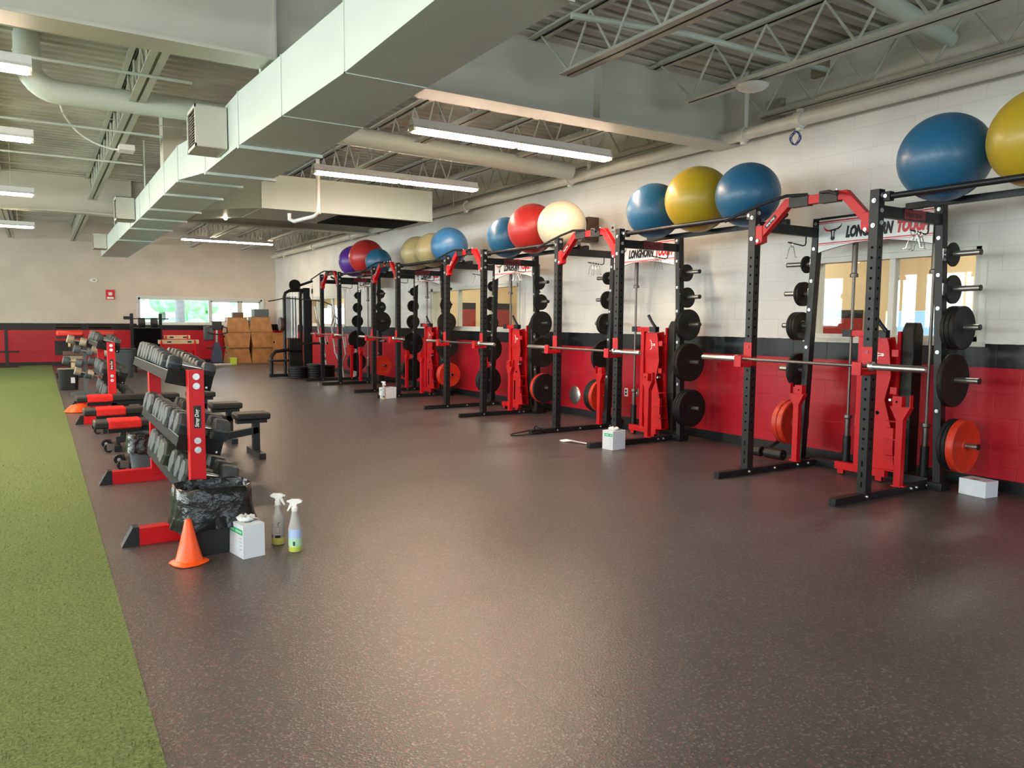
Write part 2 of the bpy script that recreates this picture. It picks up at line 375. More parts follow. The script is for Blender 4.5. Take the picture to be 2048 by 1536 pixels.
# turf pile: short tufts where the camera is near enough to see them
tb = MB(); rr = random.Random(3)
for i in range(15000):
    y = 2.2 + rr.random()**1.6*6.5; xmin = max(-2.6, .29 - y*.8)
    x = xmin + rr.random()*(.288 - xmin)
    a = rr.random()*6.28; h = .008 + rr.random()*.010; wd = .0022; dx, dy = math.cos(a)*wd, math.sin(a)*wd; lx, ly = (rr.random()-.5)*.014, (rr.random()-.5)*.014
    tb.add([(x-dx, y-dy, .010), (x+dx, y+dy, .010), (x+lx, y+ly, .012+h)], [(0, 1, 2)], 'turf')
t = tb.build('turf_pile'); t['kind'] = 'stuff'; tag(t, 'short green artificial grass blades standing on the turf lane', 'grass')

def wall_with_holes(name, axis, pos, thick, a0, a1, z0, z1, holes, k):
    """axis 'x': wall plane x=pos running along y; axis 'y': plane y=pos running along x; thickness goes outwards"""
    b = MB(); hs = sorted(holes)
    def put(u0, u1, w0, w1):
        if u1-u0 < 1e-4 or w1-w0 < 1e-4: return
        if axis == 'x': b.bb((pos, u0, w0), (pos+thick, u1, w1), k)
        else: b.bb((u0, pos, w0), (u1, pos+thick, w1), k)
    u = a0
    for (h0, h1, w0, w1) in hs:
        put(u, h0, z0, z1); put(h0, h1, z0, w0); put(h0, h1, w1, z1); u = h1
    put(u, a1, z0, z1)
    return struct(b.build(name))
W1, W2, W3 = (3.44, 5.12, 1.256, 2.09), (10.86, 14.22, 1.256, 2.06), (19.45, 22.95, 1.256, 2.06)
wall_with_holes('wall_right', 'x', XW, .2, YF, YB, 0, ZC+.2, [W1, W2, W3], 'wallY')
BW = (2.66, 6.44, 1.24, 2.07)
wall_with_holes('wall_back', 'y', YB, .25, XL-.3, XW+.2, 0, ZC+.2, [BW], 'wallX')
wall_with_holes('wall_left', 'x', XL, -.3, YF, YB, 0, ZC+.2, [(c-1.7, c+1.7, 1.3, 3.0) for c in (-2.5, 2.5, 7.5, 12.5, 17.5, 22.5)], 'wallY')
wall_with_holes('wall_front', 'y', YF, -.3, XL-.3, XW+.2, 0, ZC+.2, [(c-1.7, c+1.7, 1.3, 3.0) for c in (-5.0, 0.0, 4.5)], 'wallX')
struct(MB().bb((XW-.012, YF, 0), (XW, YB, .105), 'black').build('baseboard_right'))
struct(MB().bb((XL, YB-.012, 0), (XW-.012, YB, .11), 'black').build('baseboard_back'))
# roof deck: corrugated, ribs along x
b = MB(); y = YF - .1; pts = []
while y < YB + .1:
    pts += [(y, ZC), (y+.085, ZC), (y+.105, ZC+.055), (y+.165, ZC+.055), (y+.185, ZC)]; y += .19
for i in range(len(pts)-1):
    (ya, za), (yb_, zb) = pts[i], pts[i+1]
    if yb_ - ya < 1e-6 and zb == za: continue
    b.add([(XL-.2, ya, za), (XW+.2, ya, za), (XW+.2, yb_, zb), (XL-.2, yb_, zb)], [(3, 2, 1, 0)], 'deck')
b.bb((XL-.4, YF-.4, ZC+.06), (XW+.6, YB+.4, ZC+.2), 'deck')
struct(b.build('ceiling'))
# office rooms behind the right wall
YO = YB + 6
b = MB()
def offw(y0, y1, z0, z1): b.bb((10.2, y0, z0), (10.3, y1, z1), 'beige')
for y0, y1 in ((YF, 4.9), (6.35, 20.0), (21.6, 28.3), (32.0, YO)): offw(y0, y1, 1.22, 1.9)
offw(4.9, 6.35, 1.60, 1.9); offw(YF, YO, 1.9, 3.2); b.bb((10.2, YF, 0), (10.3, YO, 1.22), 'wallY')
b.bb((7.1, YF, 3.1), (10.2, YO, 3.2), 'beige'); b.bb((7.1, YF-.1, 0), (10.3, YF, 3.2), 'beige'); b.bb((7.1, YO, 0), (10.3, YO+.1, 3.2), 'beige')
b.bb((7.0, YB+.25, 0), (7.1, YO, 3.2), 'beige'); b.bb((7.1, YF, -.1), (10.2, YO, 0), 'floor')
b.bb((7.11, 9.9, 0), (10.2, 10.0, 3.1), 'beige'); b.bb((7.11, 16.4, 0), (10.2, 16.5, 3.1), 'beige')
struct(b.build('wall_offices'))
b = MB()
for x0, x1 in ((8.70, 9.15), (9.55, 10.19)): b.bb((x0, 16.37, .1), (x1, 16.4, 1.70), 'office_red'); b.bb((x0, 16.37, 1.70), (x1, 16.4, 1.86), 'black')
b.bb((10.17, 6.7, .1), (10.2, 8.6, 1.5), 'office_red'); b.bb((10.17, 6.7, 1.5), (10.2, 8.6, 1.62), 'black')
struct(b.build('wall_offices_wainscot'))

def frame_window(n, axis, pos, hole, mull, k='frame', w=.05, depth=.1, out=1, sill=True, inner=None):
    h0, h1, z0, z1 = hole; b = MB()
    def put(u0, u1, w0, w1, d0=0.0, d1=depth, kk=k, bb=b):
        if axis == 'x': bb.bb((pos+out*d0, u0, w0), (pos+out*d1, u1, w1), kk)
        else: bb.bb((u0, pos+out*d0, w0), (u1, pos+out*d1, w1), kk)
    put(h0, h1, z0, z0+w); put(h0, h1, z1-w, z1); put(h0, h0+w, z0, z1); put(h1-w, h1, z0, z1)
    for m_ in mull: put(m_-w/2, m_+w/2, z0, z1, .03, depth-.01)
    put(h0-.05, h1+.05, z1, z1+.05, -.02, .0); put(h0-.05, h0, z0, z1, -.02, 0); put(h1, h1+.05, z0, z1, -.02, 0)
    r = struct(b.build('window_%d' % n)); 
    if sill:
        q = MB(); put(h0-.06, h1+.06, z0-.03, z0+.012, -.05, depth, k, q); q.build('window_sill', r)
    ed = [h0+w] + [x for m_ in mull for x in (m_-w/2, m_+w/2)] + [h1-w]
    for i in range(0, len(ed), 2):
        q = MB(); put(ed[i], ed[i+1], z0+w, z1-w, depth*.5, depth*.5+.006, 'clearglass', q); g = q.build('pane', r)
        if inner and i//2 in inner:
            f = MB(); u0, u1 = ed[i]+.0, ed[i+1]-.0
            for (a, c, e, g_) in ((u0, u1, z0+w, z0+w+.05), (u0, u1, z1-w-.05, z1-w), (u0, u0+.045, z0+w, z1-w), (u1-.045, u1, z0+w, z1-w)): put(a, c, e, g_, .02, depth-.02, k, f)
            f.build('sash', r)
    return r
frame_window(1, 'x', XW, W1, [4.27], depth=.12, w=.055)
frame_window(2, 'x', XW, W2, [11.95, 13.1], depth=.12, w=.055)
frame_window(3, 'x', XW, W3, [20.6, 21.9], depth=.12, w=.055)
frame_window(4, 'y', YB, BW, [4.77, 5.72], 'bframe', w=.06, depth=.14, inner=(1, 2))
n = 5
for c in (-2.5, 2.5, 7.5, 12.5, 17.5, 22.5):
    frame_window(n, 'x', XL, (c-1.7, c+1.7, 1.3, 3.0), [c-.6, c+.6], 'bframe', out=-1); n += 1
for c in (-5.0, 0.0, 4.5):
    frame_window(n, 'y', YF, (c-1.7, c+1.7, 1.3, 3.0), [c-.6, c+.6], 'bframe', out=-1); n += 1

# ---------------------------------------------------------------- outdoors behind the back wall
struct(MB().bb((-40, YB+.3, -.3), (60, YB+60, -.2), 'grass').build('ground_outside'))
def blob_tree(x, y, h, r, label, name='tree'):
    t = thing(name, label, 'tree', (x, y, -.2)); MB().cyl((0,0,0), (0,0,h), .16, 'trunk', 10, .1).build('trunk', t)
    b = MB(); q = random.Random(int(x*100))
    for i in range(26):
        a, d = q.random()*6.28, q.random()*r*.8; b.sphere((math.cos(a)*d, math.sin(a)*d, h+(q.random()-.35)*r*1.2), r*(.22+q.random()*.2), 'leaf', 9, 6)
    b.build('crown', t, sharp=10); return t
blob_tree(4.0, 31.5, 2.6, 1.1, 'leafy tree outside, seen through the leftmost pane of the back window')
blob_tree(5.7, 34.0, 1.9, 1.0, 'leafy tree outside, filling the middle pane of the back window')
blob_tree(8.5, 37.5, 2.6, 1.6, 'leafy tree outside, behind the right pane of the back window')
o = MB().cyl((4.35, 29.6, -.2), (4.33, 29.6, 5), .17, 'trunk', 12).build('pole'); tag(o, 'thick grey post standing outside, in front of the widest pane of the back window', 'post')
b = MB()
for i in range(22): b.sphere((2.6+i*.12, 30.2+random.random()*.5, .9+random.random()*.35), .3, 'leaf', 8, 5)
o = b.build('hedge', sharp=10); tag(o, 'low green hedge outside the left end of the back window', 'hedge')

# ---------------------------------------------------------------- roof structure
def girder(y, label):
    t = thing('ceiling_beam', label, 'beam', (0, y, 3.43))
    b = MB(); b.bb((XL, -.15, 0), (XW, .15, .025), 'white_paint'); b.bb((XL, -.01, .025), (XW, .01, .705), 'white_paint'); b.bb((XL, -.12, .705), (XW, .12, .725), 'white_paint')
    b.build('girder', t)
    for x in (-4.2, 1.66, 4.9):
        MB().bb((x-.008, -.12, .025), (x+.008, .12, .705), 'white_paint').build('stiffener', t)
    return t
YG = [-4.6, 6.32, 17.15]
girder(YG[1], 'deep off-white steel roof beam crossing nearest to the camera')
girder(YG[2], 'off-white steel roof beam crossing farther back, near the end wall')
girder(YG[0], 'off-white steel roof beam above the photographer')
def joist(x, y0, y1, label):
    t = thing('roof_joist', label, 'joist', (x, 0, 0), 0, 'open web roof joists')
    zb, zt = 3.64, ZC-.05
    for nm, z, ya, yb_ in (('bottom_chord', zb, y0+.55, y1-.55), ('top_chord', zt, y0+.02, y1-.02)):
        b = MB()
        for s in (-1, 1):
            b.bb((s*.012, ya, z-.004), (s*.078, yb_, z+.004), 'joist'); b.bb((s*.012, ya, z-.004), (s*.02, yb_, z+.055), 'joist')
        b.build(nm, t)
    n = int(round((y1-y0-1.2)/.62)); st = (y1-y0-1.2)/n; b = MB(); yy = y0+.6
    pts = []
    for i in range(n+1): pts.append((0, yy+i*st, zb+.03)); 
    for i in range(n):
        m_ = (0, yy+(i+.5)*st, zt-.01)
        b.cyl(pts[i], m_, .012, 'joist', 8, cap=False); b.cyl(m_, pts[i+1], .012, 'joist', 8, cap=False)
    b.cyl((0, y0+.15, zt), pts[0], .012, 'joist', 8); b.cyl((0, y1-.15, zt), pts[-1], .012, 'joist', 8)
    b.build('web', t); return t
BAY = [(YG[0], YG[1], 'bay over the camera'), (YG[1], YG[2], 'middle bay'), (YG[2], YB-.02, 'far bay')]
JX = [(-8.1, 'seventh'), (-6.6, 'sixth'), (-5.1, 'fifth'), (-3.6, 'fourth'), (-2.05, 'third'), (-.55, 'second'), (.95, 'leftmost visible'), (2.5, 'above the main duct'), (4.15, 'second from the right wall'), (5.68, 'one out from the right wall'), (6.77, 'against the right wall')]
for ya, yb_, nm in BAY:
    for x, w_ in JX:
        if x < -3: 
            if x < -5.2: continue
        joist(x, ya, yb_, 'open web roof joist, %s, %s' % (nm, w_ if x > 0 else w_ + ' left of the turf edge'))
# cross bridging rods
for i, (ya, yb_, nm) in enumerate(BAY):
    for j, f in enumerate((.33, .66)):
        y = ya + (yb_-ya)*f; b = MB()
        for x0, x1 in zip([q[0] for q in JX][3:], [q[0] for q in JX][4:]):
            b.beam((x0, y, 3.66), (x1, y, 3.66), .03, .004, 'joist'); b.beam((x0, y, 3.66), (x0, y, 3.69), .03, .03, 'joist')
        o = b.build('bridging_rod'); tag(o, 'thin white bridging angle crossing under the joists of the %s, %s run' % (nm, 'nearer' if j == 0 else 'farther'), 'bracing')

# wall pipe
t = thing('sprinkler_main', 'long off-white pipe hung along the top of the right wall', 'pipe', (6.72, 0, 3.50))
MB().cyl((0, -4.9, 0), (0, 25.9, 0), .066, 'pipe', 20).build('pipe', t)
for y in (2.0, 5.22, 5.95, 9.2, 12.4, 15.2, 18.4, 21.5, 24.6):
    b = MB(); b.cyl((0, y-.035, 0), (0, y+.035, 0), .084, 'pipe', 16); b.box((0, y, .095), (.05, .05, .03), 'pipe'); b.box((0, y, -.095), (.05, .05, .03), 'pipe'); b.build('coupling', t)
for y in (2.6, 5.93, 8.75, 12.9, 16.1, 20.2, 23.6): MB().cyl((0, y, .06), (0, y, .66), .03 if y in (5.93, 8.75) else .009, 'pipe', 10).build('hanger', t)
MB().cyl((.06, 24.9, .0), (.17, 24.9, .0), .02, 'pipe', 8).build('bracket', t)
pr = [(.02*math.cos(a*1.3)+.01*math.sin(a*3), .05*math.sin(a), -.10+.07*math.cos(a)) for a in [i*.35 for i in range(90)]]
o = MB().tube(pr, .0035, 'cyan', 5).build('blue_cord', None, (6.70, 5.25, 3.42)); tag(o, 'coiled blue cord tied under the white wall pipe', 'cord')
for nm, z0, z1, y in (('a', 3.62, 3.80, 5.62),):
    o = MB().bb((6.82, 5.55, 3.60), (6.9, 5.75, 3.82), 'plate').build('junction_box'); tag(o, 'grey metal junction box high on the right wall above the pipe', 'box')
o = MB().bb((6.84, 5.02, 3.93), (6.9, 5.2, 4.1), 'tan').build('junction_box'); tag(o, 'small tan box right under the roof deck on the right wall', 'box')

# main duct
def sec(y, x0, x1, zb, zt=3.405): return [(x0, y, zb), (x1, y, zb), (x1, y, zt), (x0, y, zt)]
SC = [(-4.9, 1.69, 2.27, 2.97), (4.75, 1.70, 2.27, 2.97), (7.1, 1.565, 2.28, 2.945), (8.75, 1.57, 2.27, 2.97), (9.65, 1.44, 2.13, 3.015), (23.3, 1.50, 2.13, 3.06)]
t = thing('air_duct', 'large white rectangular air duct running the length of the hall', 'duct', (0, 0, 0))
MB().loft([sec(*a) for a in SC], 'duct').build('duct_run', t, sharp=12)
def at_duct(y):
    for p, q in zip(SC, SC[1:]):
        if p[0] <= y <= q[0]:
            f = (y-p[0])/(q[0]-p[0]); return [p[i]+(q[i]-p[i])*f for i in range(4)]
for y in (-2, 1.2, 3.1, 4.75, 5.95):
    _, a, c, z = at_duct(y); b = MB(); b.bb((a-.006, y-.006, z-.006), (a+.002, y+.006, 3.41), 'duct'); b.bb((a-.006, y-.006, z-.006), (c+.006, y+.006, z+.002), 'duct'); b.build('seam', t)
for y in (7.1, 8.7, 9.65, 10.8, 12.4, 13.7, 15.3, 17.8):
    _, a, c, z = at_duct(y); b = MB(); b.bb((a-.01, y-.03, z-.028), (c+.03, y+.03, z-.0), 'duct'); b.build('stiffener_strip', t)
    b = MB(); b.bb((a-.008, y-.006, z), (a+.002, y+.006, 3.41), 'duct'); b.build('seam', t)
for y in (6.45, 12.9, 18.6):
    _, a, c, z = at_duct(y); 
    MB().cyl((a-.0, y, 3.40), (a, y, 4.1), .012, 'duct', 8).build('hanger_rod', t); MB().cyl((c, y, 3.40), (c, y, 4.1), .012, 'duct', 8).build('hanger_rod', t)
def diffuser(y, w_):
    _, a, c, z = at_duct(y); d = MB(); x0, x1 = a-.28, a-.012; z0, z1 = z+.03, z+.41; y0, y1 = y-.22, y+.22
    d.bb((x0, y0, z0), (x1, y0+.01, z1), 'white_paint'); d.bb((x0, y1-.01, z0), (x1, y1, z1), 'white_paint'); d.bb((x0, y0, z0), (x1, y1, z0+.01), 'white_paint'); d.bb((x0, y0, z1-.01), (x1, y1, z1), 'white_paint')
    tt = thing('duct_outlet', 'boxy white louvred duct outlet, %s' % w_, 'vent', (0, 0, 0))
    d.build('housing', tt); g = MB(); g.bb((x0+.04, y0+.012, z0+.012), (x0+.05, y1-.012, z1-.012), 'dark')
    f = MB()
    for (p, q) in (((x0-.01, y0, z0), (x0, y0+.03, z1)), ((x0-.01, y1-.03, z0), (x0, y1, z1)), ((x0-.01, y0, z0), (x0, y1, z0+.03)), ((x0-.01, y0, z1-.03), (x0, y1, z1))): f.bb(p, q, 'white_paint')
    f.build('grille_frame', tt)
    for i in range(12):
        zz = z0+.05+i*(z1-z0-.1)/11; g.box((x0+.015, y, zz), (.022, .38, .003), 'tan', Matrix.Rotation(-.6, 3, 'Y'))
    g.build('louvres', tt)
diffuser(7.75, 'first from the camera on the main duct'); diffuser(14.6, 'second from the camera on the main duct'); diffuser(21.2, 'last before the back wall on the main duct')
# branch duct to the right
t = thing('branch_duct', 'broad white branch duct box with a dark return grille underneath', 'duct', (0, 0, 0))
b = MB(); b.bb((2.96, 12.0, 3.11), (5.84, 13.35, 3.63), 'duct'); b.loft([[(2.3, 12.9, 3.13), (2.3, 14.4, 3.13), (2.3, 14.4, 3.6), (2.3, 12.9, 3.6)], [(2.965, 12.02, 3.115), (2.965, 13.34, 3.115), (2.965, 13.34, 3.62), (2.965, 12.02, 3.62)]], 'duct'); b.build('duct_body', t)
MB().bb((3.84, 11.994, 3.10), (3.86, 12.0, 3.63), 'joist').build('seam', t)
MB().bb((3.84, 12.0, 3.09), (3.88, 13.35, 3.11), 'duct').build('stiffener_strip', t)
b = MB(); b.bb((4.2, 12.12, 3.095), (5.62, 13.2, 3.108), 'dark')
for i in range(26): b.box((4.22+i*.055, 12.66, 3.092), (.006, 1.06, .006), 'iron')
b.build('return_grille', t)
# round duct
t = thing('round_duct', 'fat round off-white duct bending out of the roof and crossing behind the joists', 'duct', (0, 0, 0))
b = MB(); y = 9.0; R_ = .115
pts = [(-.0, y, 4.3), (-.0, y, 3.92)] + [(.25-.25*math.cos(a), y, 3.90-.25*math.sin(a)) for a in [i*PI/2/6 for i in range(7)]] + [(1.6, y, 3.67), (6.4, y, 3.57), (6.58, y, 3.57)]
b.tube(pts, R_, 'duct', 24); b.build('duct_run', t)
MB().cyl((0, y, 3.98), (0, y, 4.0), R_+.008, 'duct', 24).build('band', t)
o = MB().tube([(5.1, 3.6, 3.95), (6.0, 3.72, 3.93), (6.85, 3.8, 3.9)], .075, 'duct', 16).build('vent_pipe'); tag(o, 'stubby round white vent pipe under the roof deck near the right wall', 'pipe')
# small pipes under the deck, electrical conduits
for i, (pts, r_, lab) in enumerate((
    ([(3.9, 5.35, 3.98), (5.0, 5.1, 3.97), (6.85, 5.0, 3.96)], .028, 'white conduit under the deck nearest the right wall, in front of the first beam'),
    ([(-4, 7.75, 3.6), (1.3, 7.75, 3.6)], .014, 'thin white conduit crossing left of the main duct, nearest the first beam'),
    ([(-4, 10.2, 3.6), (1.35, 10.2, 3.6)], .014, 'thin white conduit crossing left of the main duct, behind the round duct'),
    ([(-4, 12.2, 3.6), (1.35, 12.2, 3.6)], .014, 'thin white conduit crossing left of the main duct, farthest back'))):
    o = MB().tube(pts, r_, 'duct', 10).build('conduit'); tag(o, lab, 'pipe')
pts = [(.31, 10.9, 4.15)] + [(.31 + .66*(1-math.cos(a)), 10.9+.3*math.sin(a), 4.10-.52*math.sin(a)) for a in [i*PI/2/10 for i in range(11)]]
o = MB().tube(pts, .013, 'white', 8).build('cable'); tag(o, 'curved white cable looping from the deck down to the leftmost joist', 'cable')
o = MB().bb((.96, 11.05, 3.565), (1.14, 11.3, 3.634), 'white').build('junction_box'); tag(o, 'small white box at the end of the curved cable', 'box')
o = MB().tube([(3.63, 11.35, 4.1), (3.63, 11.35, 3.02), (3.60, 11.45, 2.97), (3.42, 11.9, 2.93), (3.38, 12.0, 2.97), (3.38, 12.0, 3.06)], .03, 'white', 12).build('drain_pipe'); tag(o, 'white pipe dropping in front of the branch duct and hooking under it', 'pipe')
o = MB().bb((1.46, 10.95, 3.41), (1.7, 11.25, 4.15), 'white_paint').build('duct_riser'); tag(o, 'short white vertical duct rising from the main duct to the deck', 'duct')

# ---------------------------------------------------------------- fluorescent fixtures
def light(x0, y, z, label, L=2.48):
    t = thing('fluorescent_light', label, 'lamp', (x0, y, z), 0, 'strip lights')
    b = MB(); b.loft([[(x, -.055, 0), (x, .055, 0), (x, .03, .075), (x, -.03, .075)] for x in (0, L)], 'white'); b.build('housing', t)
    b = MB(); b.bb((0, -.062, -.004), (L, .062, .004), 'white'); b.prism([(-.085, -.026), (-.062, -.004), (-.062, .004), (-.089, -.024)], 'x', 0, L, 'white'); b.prism([(.085, -.026), (.089, -.024), (.062, .004), (.062, -.004)], 'x', 0, L, 'white'); b.build('reflector', t)
    for i in (0, 1):
        a = i*L/2
        for s in (-1, 1): MB().cyl((a+.03, s*.036, -.036), (a+L/2-.03, s*.036, -.036), .022, 'tube', 10).build('tube', t)
    for a in (.015, L/2, L-.015): MB().bb((a-.015, -.06, -.05), (a+.015, .06, 0), 'white').build('lamp_holder', t)
    for a in (.3, L-.3): MB().cyl((a, 0, .07), (a, 0, 4.17-z), .004, 'joist', 6).build('hanger', t)
light(3.17, 6.98, 3.31, 'long lit strip light nearest the camera, right of the main duct')
light(3.17, 10.1, 3.40, 'long lit strip light in front of the branch duct')
light(3.35, 22.4, 3.60, 'long lit strip light near the back wall, right of the main duct')
light(-2.45, 6.98, 3.31, 'lit strip light at the left edge, nearest the camera')
light(-2.45, 9.65, 3.31, 'lit strip light at the left edge, second from the camera')
light(-2.46, 13.9, 3.31, 'lit strip light at the left edge, third from the camera')
light(-2.47, 18.8, 3.31, 'lit strip light at the left edge, nearest the back wall')
light(-2.45, 2.2, 3.31, 'lit strip light out of frame to the left, level with the camera')
light(-7.2, 4.5, 3.31, 'lit strip light far left over the turf, nearer one')
light(-7.2, 13.9, 3.31, 'lit strip light far left over the turf, farther one')
t = thing('ceiling_light', 'shallow white dome lamp under the joist near the right wall', 'lamp', (5.68, 4.95, 3.60))
MB().lathe([(.001, -.055), (.06, -.05), (.12, -.03), (.15, 0), (.14, .01), (.001, .012)], n=24, k='white').build('shade', t)

# ================================================================ power racks along the right wall
RX = 5.59
RY = [3.595, 6.683, 9.761, 12.912, 16.10]
RW = 1.19
RN = ['the nearest power rack', 'the second nearest power rack', 'the middle power rack', 'the fourth power rack', 'the farthest power rack']
PEGZ = [2.0, 1.71, 1.39, .95, .41]
RH = 2.457
def flare(z): return .10*(2.43-z)/2.37
def horn_logo(M, parent, s, kl='ink', kr='signred'):
    """longhorn skull emblem about s wide, lying in the plane given by M"""
    def flat(poly, k, nm):
        b = MB(); b.prism([(x*s, y*s) for x, y in poly], 'z', 0, .0015, k); o = b.build(nm, parent); o.data.transform(M); return o
    flat([(-.5, .30), (-.42, .17), (-.28, .08), (-.10, .06), (-.10, .0), (-.30, .0), (-.44, .1)], kr, 'horn')
    flat([(.5, .34), (.44, .16), (.30, .06), (.10, .04), (.10, .10), (.26, .13), (.40, .21)], kl, 'horn')
    flat([(-.12, .07), (.14, .10), (.20, .0), (.12, -.02), (.10, -.22), (.13, -.36), (.06, -.44), (-.04, -.44), (-.1, -.36), (-.06, -.2), (-.10, -.02), (-.2, .0)], kl, 'skull')
    flat([(-.03, .0), (.07, .02), (.06, -.2), (.03, -.3), (.0, -.2)], 'sign' if kl == 'ink' else 'red', 'skull_highlight').location = -(M.to_3x3() @ Vector((0, 0, -.0012)))
def make_rack():
    t = thing('power_rack', 'x', 'squat rack', (0, 0, 0))
    H = .0385
    for sy, y in ((-1, 0), (1, RW)):
        # floor beam
        b = MB(); b.bb((-.405, y-.03, 0), (1.12, y+.03, .06)); bm = b.build('base_beam', t, bevel=.003)
        for x in (0, .36 if sy > 0 else .62, .70, .86, 1.05):
            q = MB(); yy = y-.03
            q.cyl((x, yy, .032), (x, yy-.012, .032), .013, 'bolt', 10, .008); q.build('bolt', bm)
        b = MB(); b.bb((-H-.01, y-H-.01, .06), (H+.01, y+H+.01, .068)); b.bb((-H, y-H, .06), (H, y+H, RH))
        z = .12
        for i in range(38):
            z = .42+i*.0795
            if z > 2.05: break
            if .98 < z < 1.26: continue
            b.cyl((-H-.0006, y, z), (-H+.001, y, z), .0115, 'dark', 10)
            b.cyl((0, y-H-.0006, z), (0, y-H+.001, z), .0115, 'dark', 10)
        for z in (.13, .21, .30):
            b.bb((-H-.0008, y-.007, z-.022), (-H+.001, y+.007, z+.022), 'dark')
        u = b.build('upright', t, bevel=.002)
        for (x, yy, z, ax) in ((-H, y, 2.18, 'x'), (-H, y, 2.37, 'x'), (0, y-H, 2.20, 'y'), (0, y-H, 2.295, 'y'), (0, y-H, 2.41, 'y')):
            q = MB(); d = (-.014, 0, 0) if ax == 'x' else (0, -.014, 0)
            q.cyl((x, yy, z), (x+d[0]*.5, yy+d[1]*.5, z), .018, 'bolt', 12); q.cyl((x, yy, z), (x+d[0], yy+d[1], z), .011, 'bolt', 6); q.build('bolt', u)
        # rear upright, leaning out sideways towards the floor
        b = MB(); b.beam((.91, y+sy*flare(.02), .02), (.91, y, 2.43), .066, .076)
        b.bb((.84, y+sy*.04, 0), (.98, y+sy*.16, .07)); u = b.build('rear_upright', t, bevel=.002)
        for z in (2.38, 2.14, 1.83, 1.55, 1.18, .68):
            yy = y+sy*flare(z); q = MB(); q.cyl((.872, yy, z), (.864, yy, z), .016, 'bolt', 12); q.cyl((.872, yy, z), (.858, yy, z), .010, 'bolt', 6); q.build('bolt', u)
        for j, z in enumerate(PEGZ):
            yy = y+sy*(flare(z)+.03); q = MB(); q.cyl((.91, yy, z), (.91, yy+sy*.29, z+.004), .024, 'peg', 16); q.cyl((.91, yy+sy*.288, z+.004), (.91, yy+sy*.296, z+.004), .025, 'black', 16)
            p = q.build('plate_peg', t)
            if j < 2: MB().bb((.875, yy, z-.05), (.945, yy+sy*.006, z+.05), 'chrome').build('bracket', p)
        # top side beam
        b = MB(); b.bb((H, y-.025, 2.25), (.875, y+.025, 2.34)); sb = b.build('side_beam', t, bevel=.002)
        if sy < 0:
            q = MB(); q.bb((.33, y-.029, 2.256), (.63, y-.025, 2.334), 'darkred'); lp = q.build('label_plate', sb)
            text_mesh('STRAY DOG', .05, 'ink', 'label_text', sb, basis((1, 0, 0), (0, 0, 1), (.345, y-.0295, 2.275)), xs=.85, bold=.001)
        # hook for the spring collars
        q = MB(); yh = y-.0; q.tube([(.73, yh, 2.255), (.73, yh, 2.19), (.722, yh, 2.17), (.69, yh, 2.16), (.47, yh, 2.18)], .0065, 'black', 8); q.build('collar_hook', t)
        # j cup
        q = MB(); q.bb((-H-.006, y-.045, 1.02), (-H, y+.045, 1.235), 'red'); q.bb((-H, y-.045-.004, 1.02), (.02, y-.045, 1.10), 'red'); q.bb((-H, y+.045, 1.02), (.02, y+.049, 1.10), 'red')
        q.bb((-.165, y-.04, 1.012), (-H, y+.04, 1.058), 'red'); q.bb((-.175, y-.04, 1.012), (-.155, y+.04, 1.115), 'red')
        jc = q.build('j_cup', t, bevel=.002); q = MB(); q.lathe([(.006, -.002), (.017, -.002), (.017, .004), (.006, .004)], (-H-.008, y, 1.195), 'x', 14, 'alarm'); q.build('pin', jc)
        # safety stand with a flared head, standing on the floor beam
        x = .70 if sy > 0 else .475; yo = y
        q = MB(); q.bb((x-.027, yo-.03, .06), (x+.027, yo+.03, .64), 'red'); q.bb((x-.035, yo-.045, .058), (x+.035, yo+.045, .066), 'red'); q.bb((x-.02, yo+sy*.03, .06), (x+.02, yo+sy*.06, .075), 'red')
        ss = q.build('safety_stand', t, bevel=.002)
        q = MB(); q.prism([(yo-.03, .62), (yo+.03, .62), (yo+.085, .725), (yo-.085, .725)], 'x', x-.03, x+.03, 'red'); q.bb((x-.03, yo-.085, .722), (x+.03, yo+.085, .73), 'red')
        q.bb((x-.03, yo-sy*.065, .73), (x+.03, yo+sy*.015, .815), 'red'); q.bb((x-.02, yo+sy*.075, .73), (x+.02, yo+sy*.083, .83), 'red'); q.build('stand_head', ss)
        q = MB(); q.cyl((x-.0305, yo-sy*.03, .77), (x-.031, yo-sy*.03, .77), .009, 'dark', 10); q.build('hole', ss)
    # cross member low at the back, top bar behind the banner
    b = MB(); b.bb((.97, .03, 0), (1.03, RW-.03, .075)); b.build('rear_crossmember', t, bevel=.003)
    b = MB(); b.bb((.89, .035, 2.395), (.93, RW-.035, 2.435)); b.build('rear_top_bar', t)
    # banner
    bn = MB(); n = 14; top, y0, y1 = 2.415, .038, RW-.038
    low = [(y0+(y1-y0)*i/n, 2.095+.075*math.sin(PI*i/n)) for i in range(n+1)]
    bn.prism([(y1, top), (y0, top)] + low, 'x', .868, .872, 'sign'); bo = bn.build('banner', t)
    q = MB(); q.bb((.8665, y0, top-.006), (.868, y1, top), 'ink')
    for i in range(n):
        (a, z0), (c, z1) = low[i], low[i+1]; q.add([(.8672, a, z0), (.8672, c, z1), (.8672, c, z1+.006), (.8672, a, z0+.006)], [(3, 2, 1, 0)], 'ink')
    q.build('border', bo)
    q = MB(); q.bb((.8672, y0, top-.032), (.868, y1, top-.02), 'signred'); q.bb((.8672, y0, top-.045), (.868, y1, top-.040), 'signred')
    q.bb((.8672, y0, 2.180), (.868, y1, 2.190), 'signred'); q.bb((.8672, y0, 2.168), (.868, y1, 2.172), 'signred'); q.build('stripe', bo)
    text_mesh('LONGHORN', .135, 'ink', 'lettering', bo, basis((0, -1, 0), (0, 0, 1), (.8665, .86, 2.228)), shear=.25, bold=.009, xs=.585)
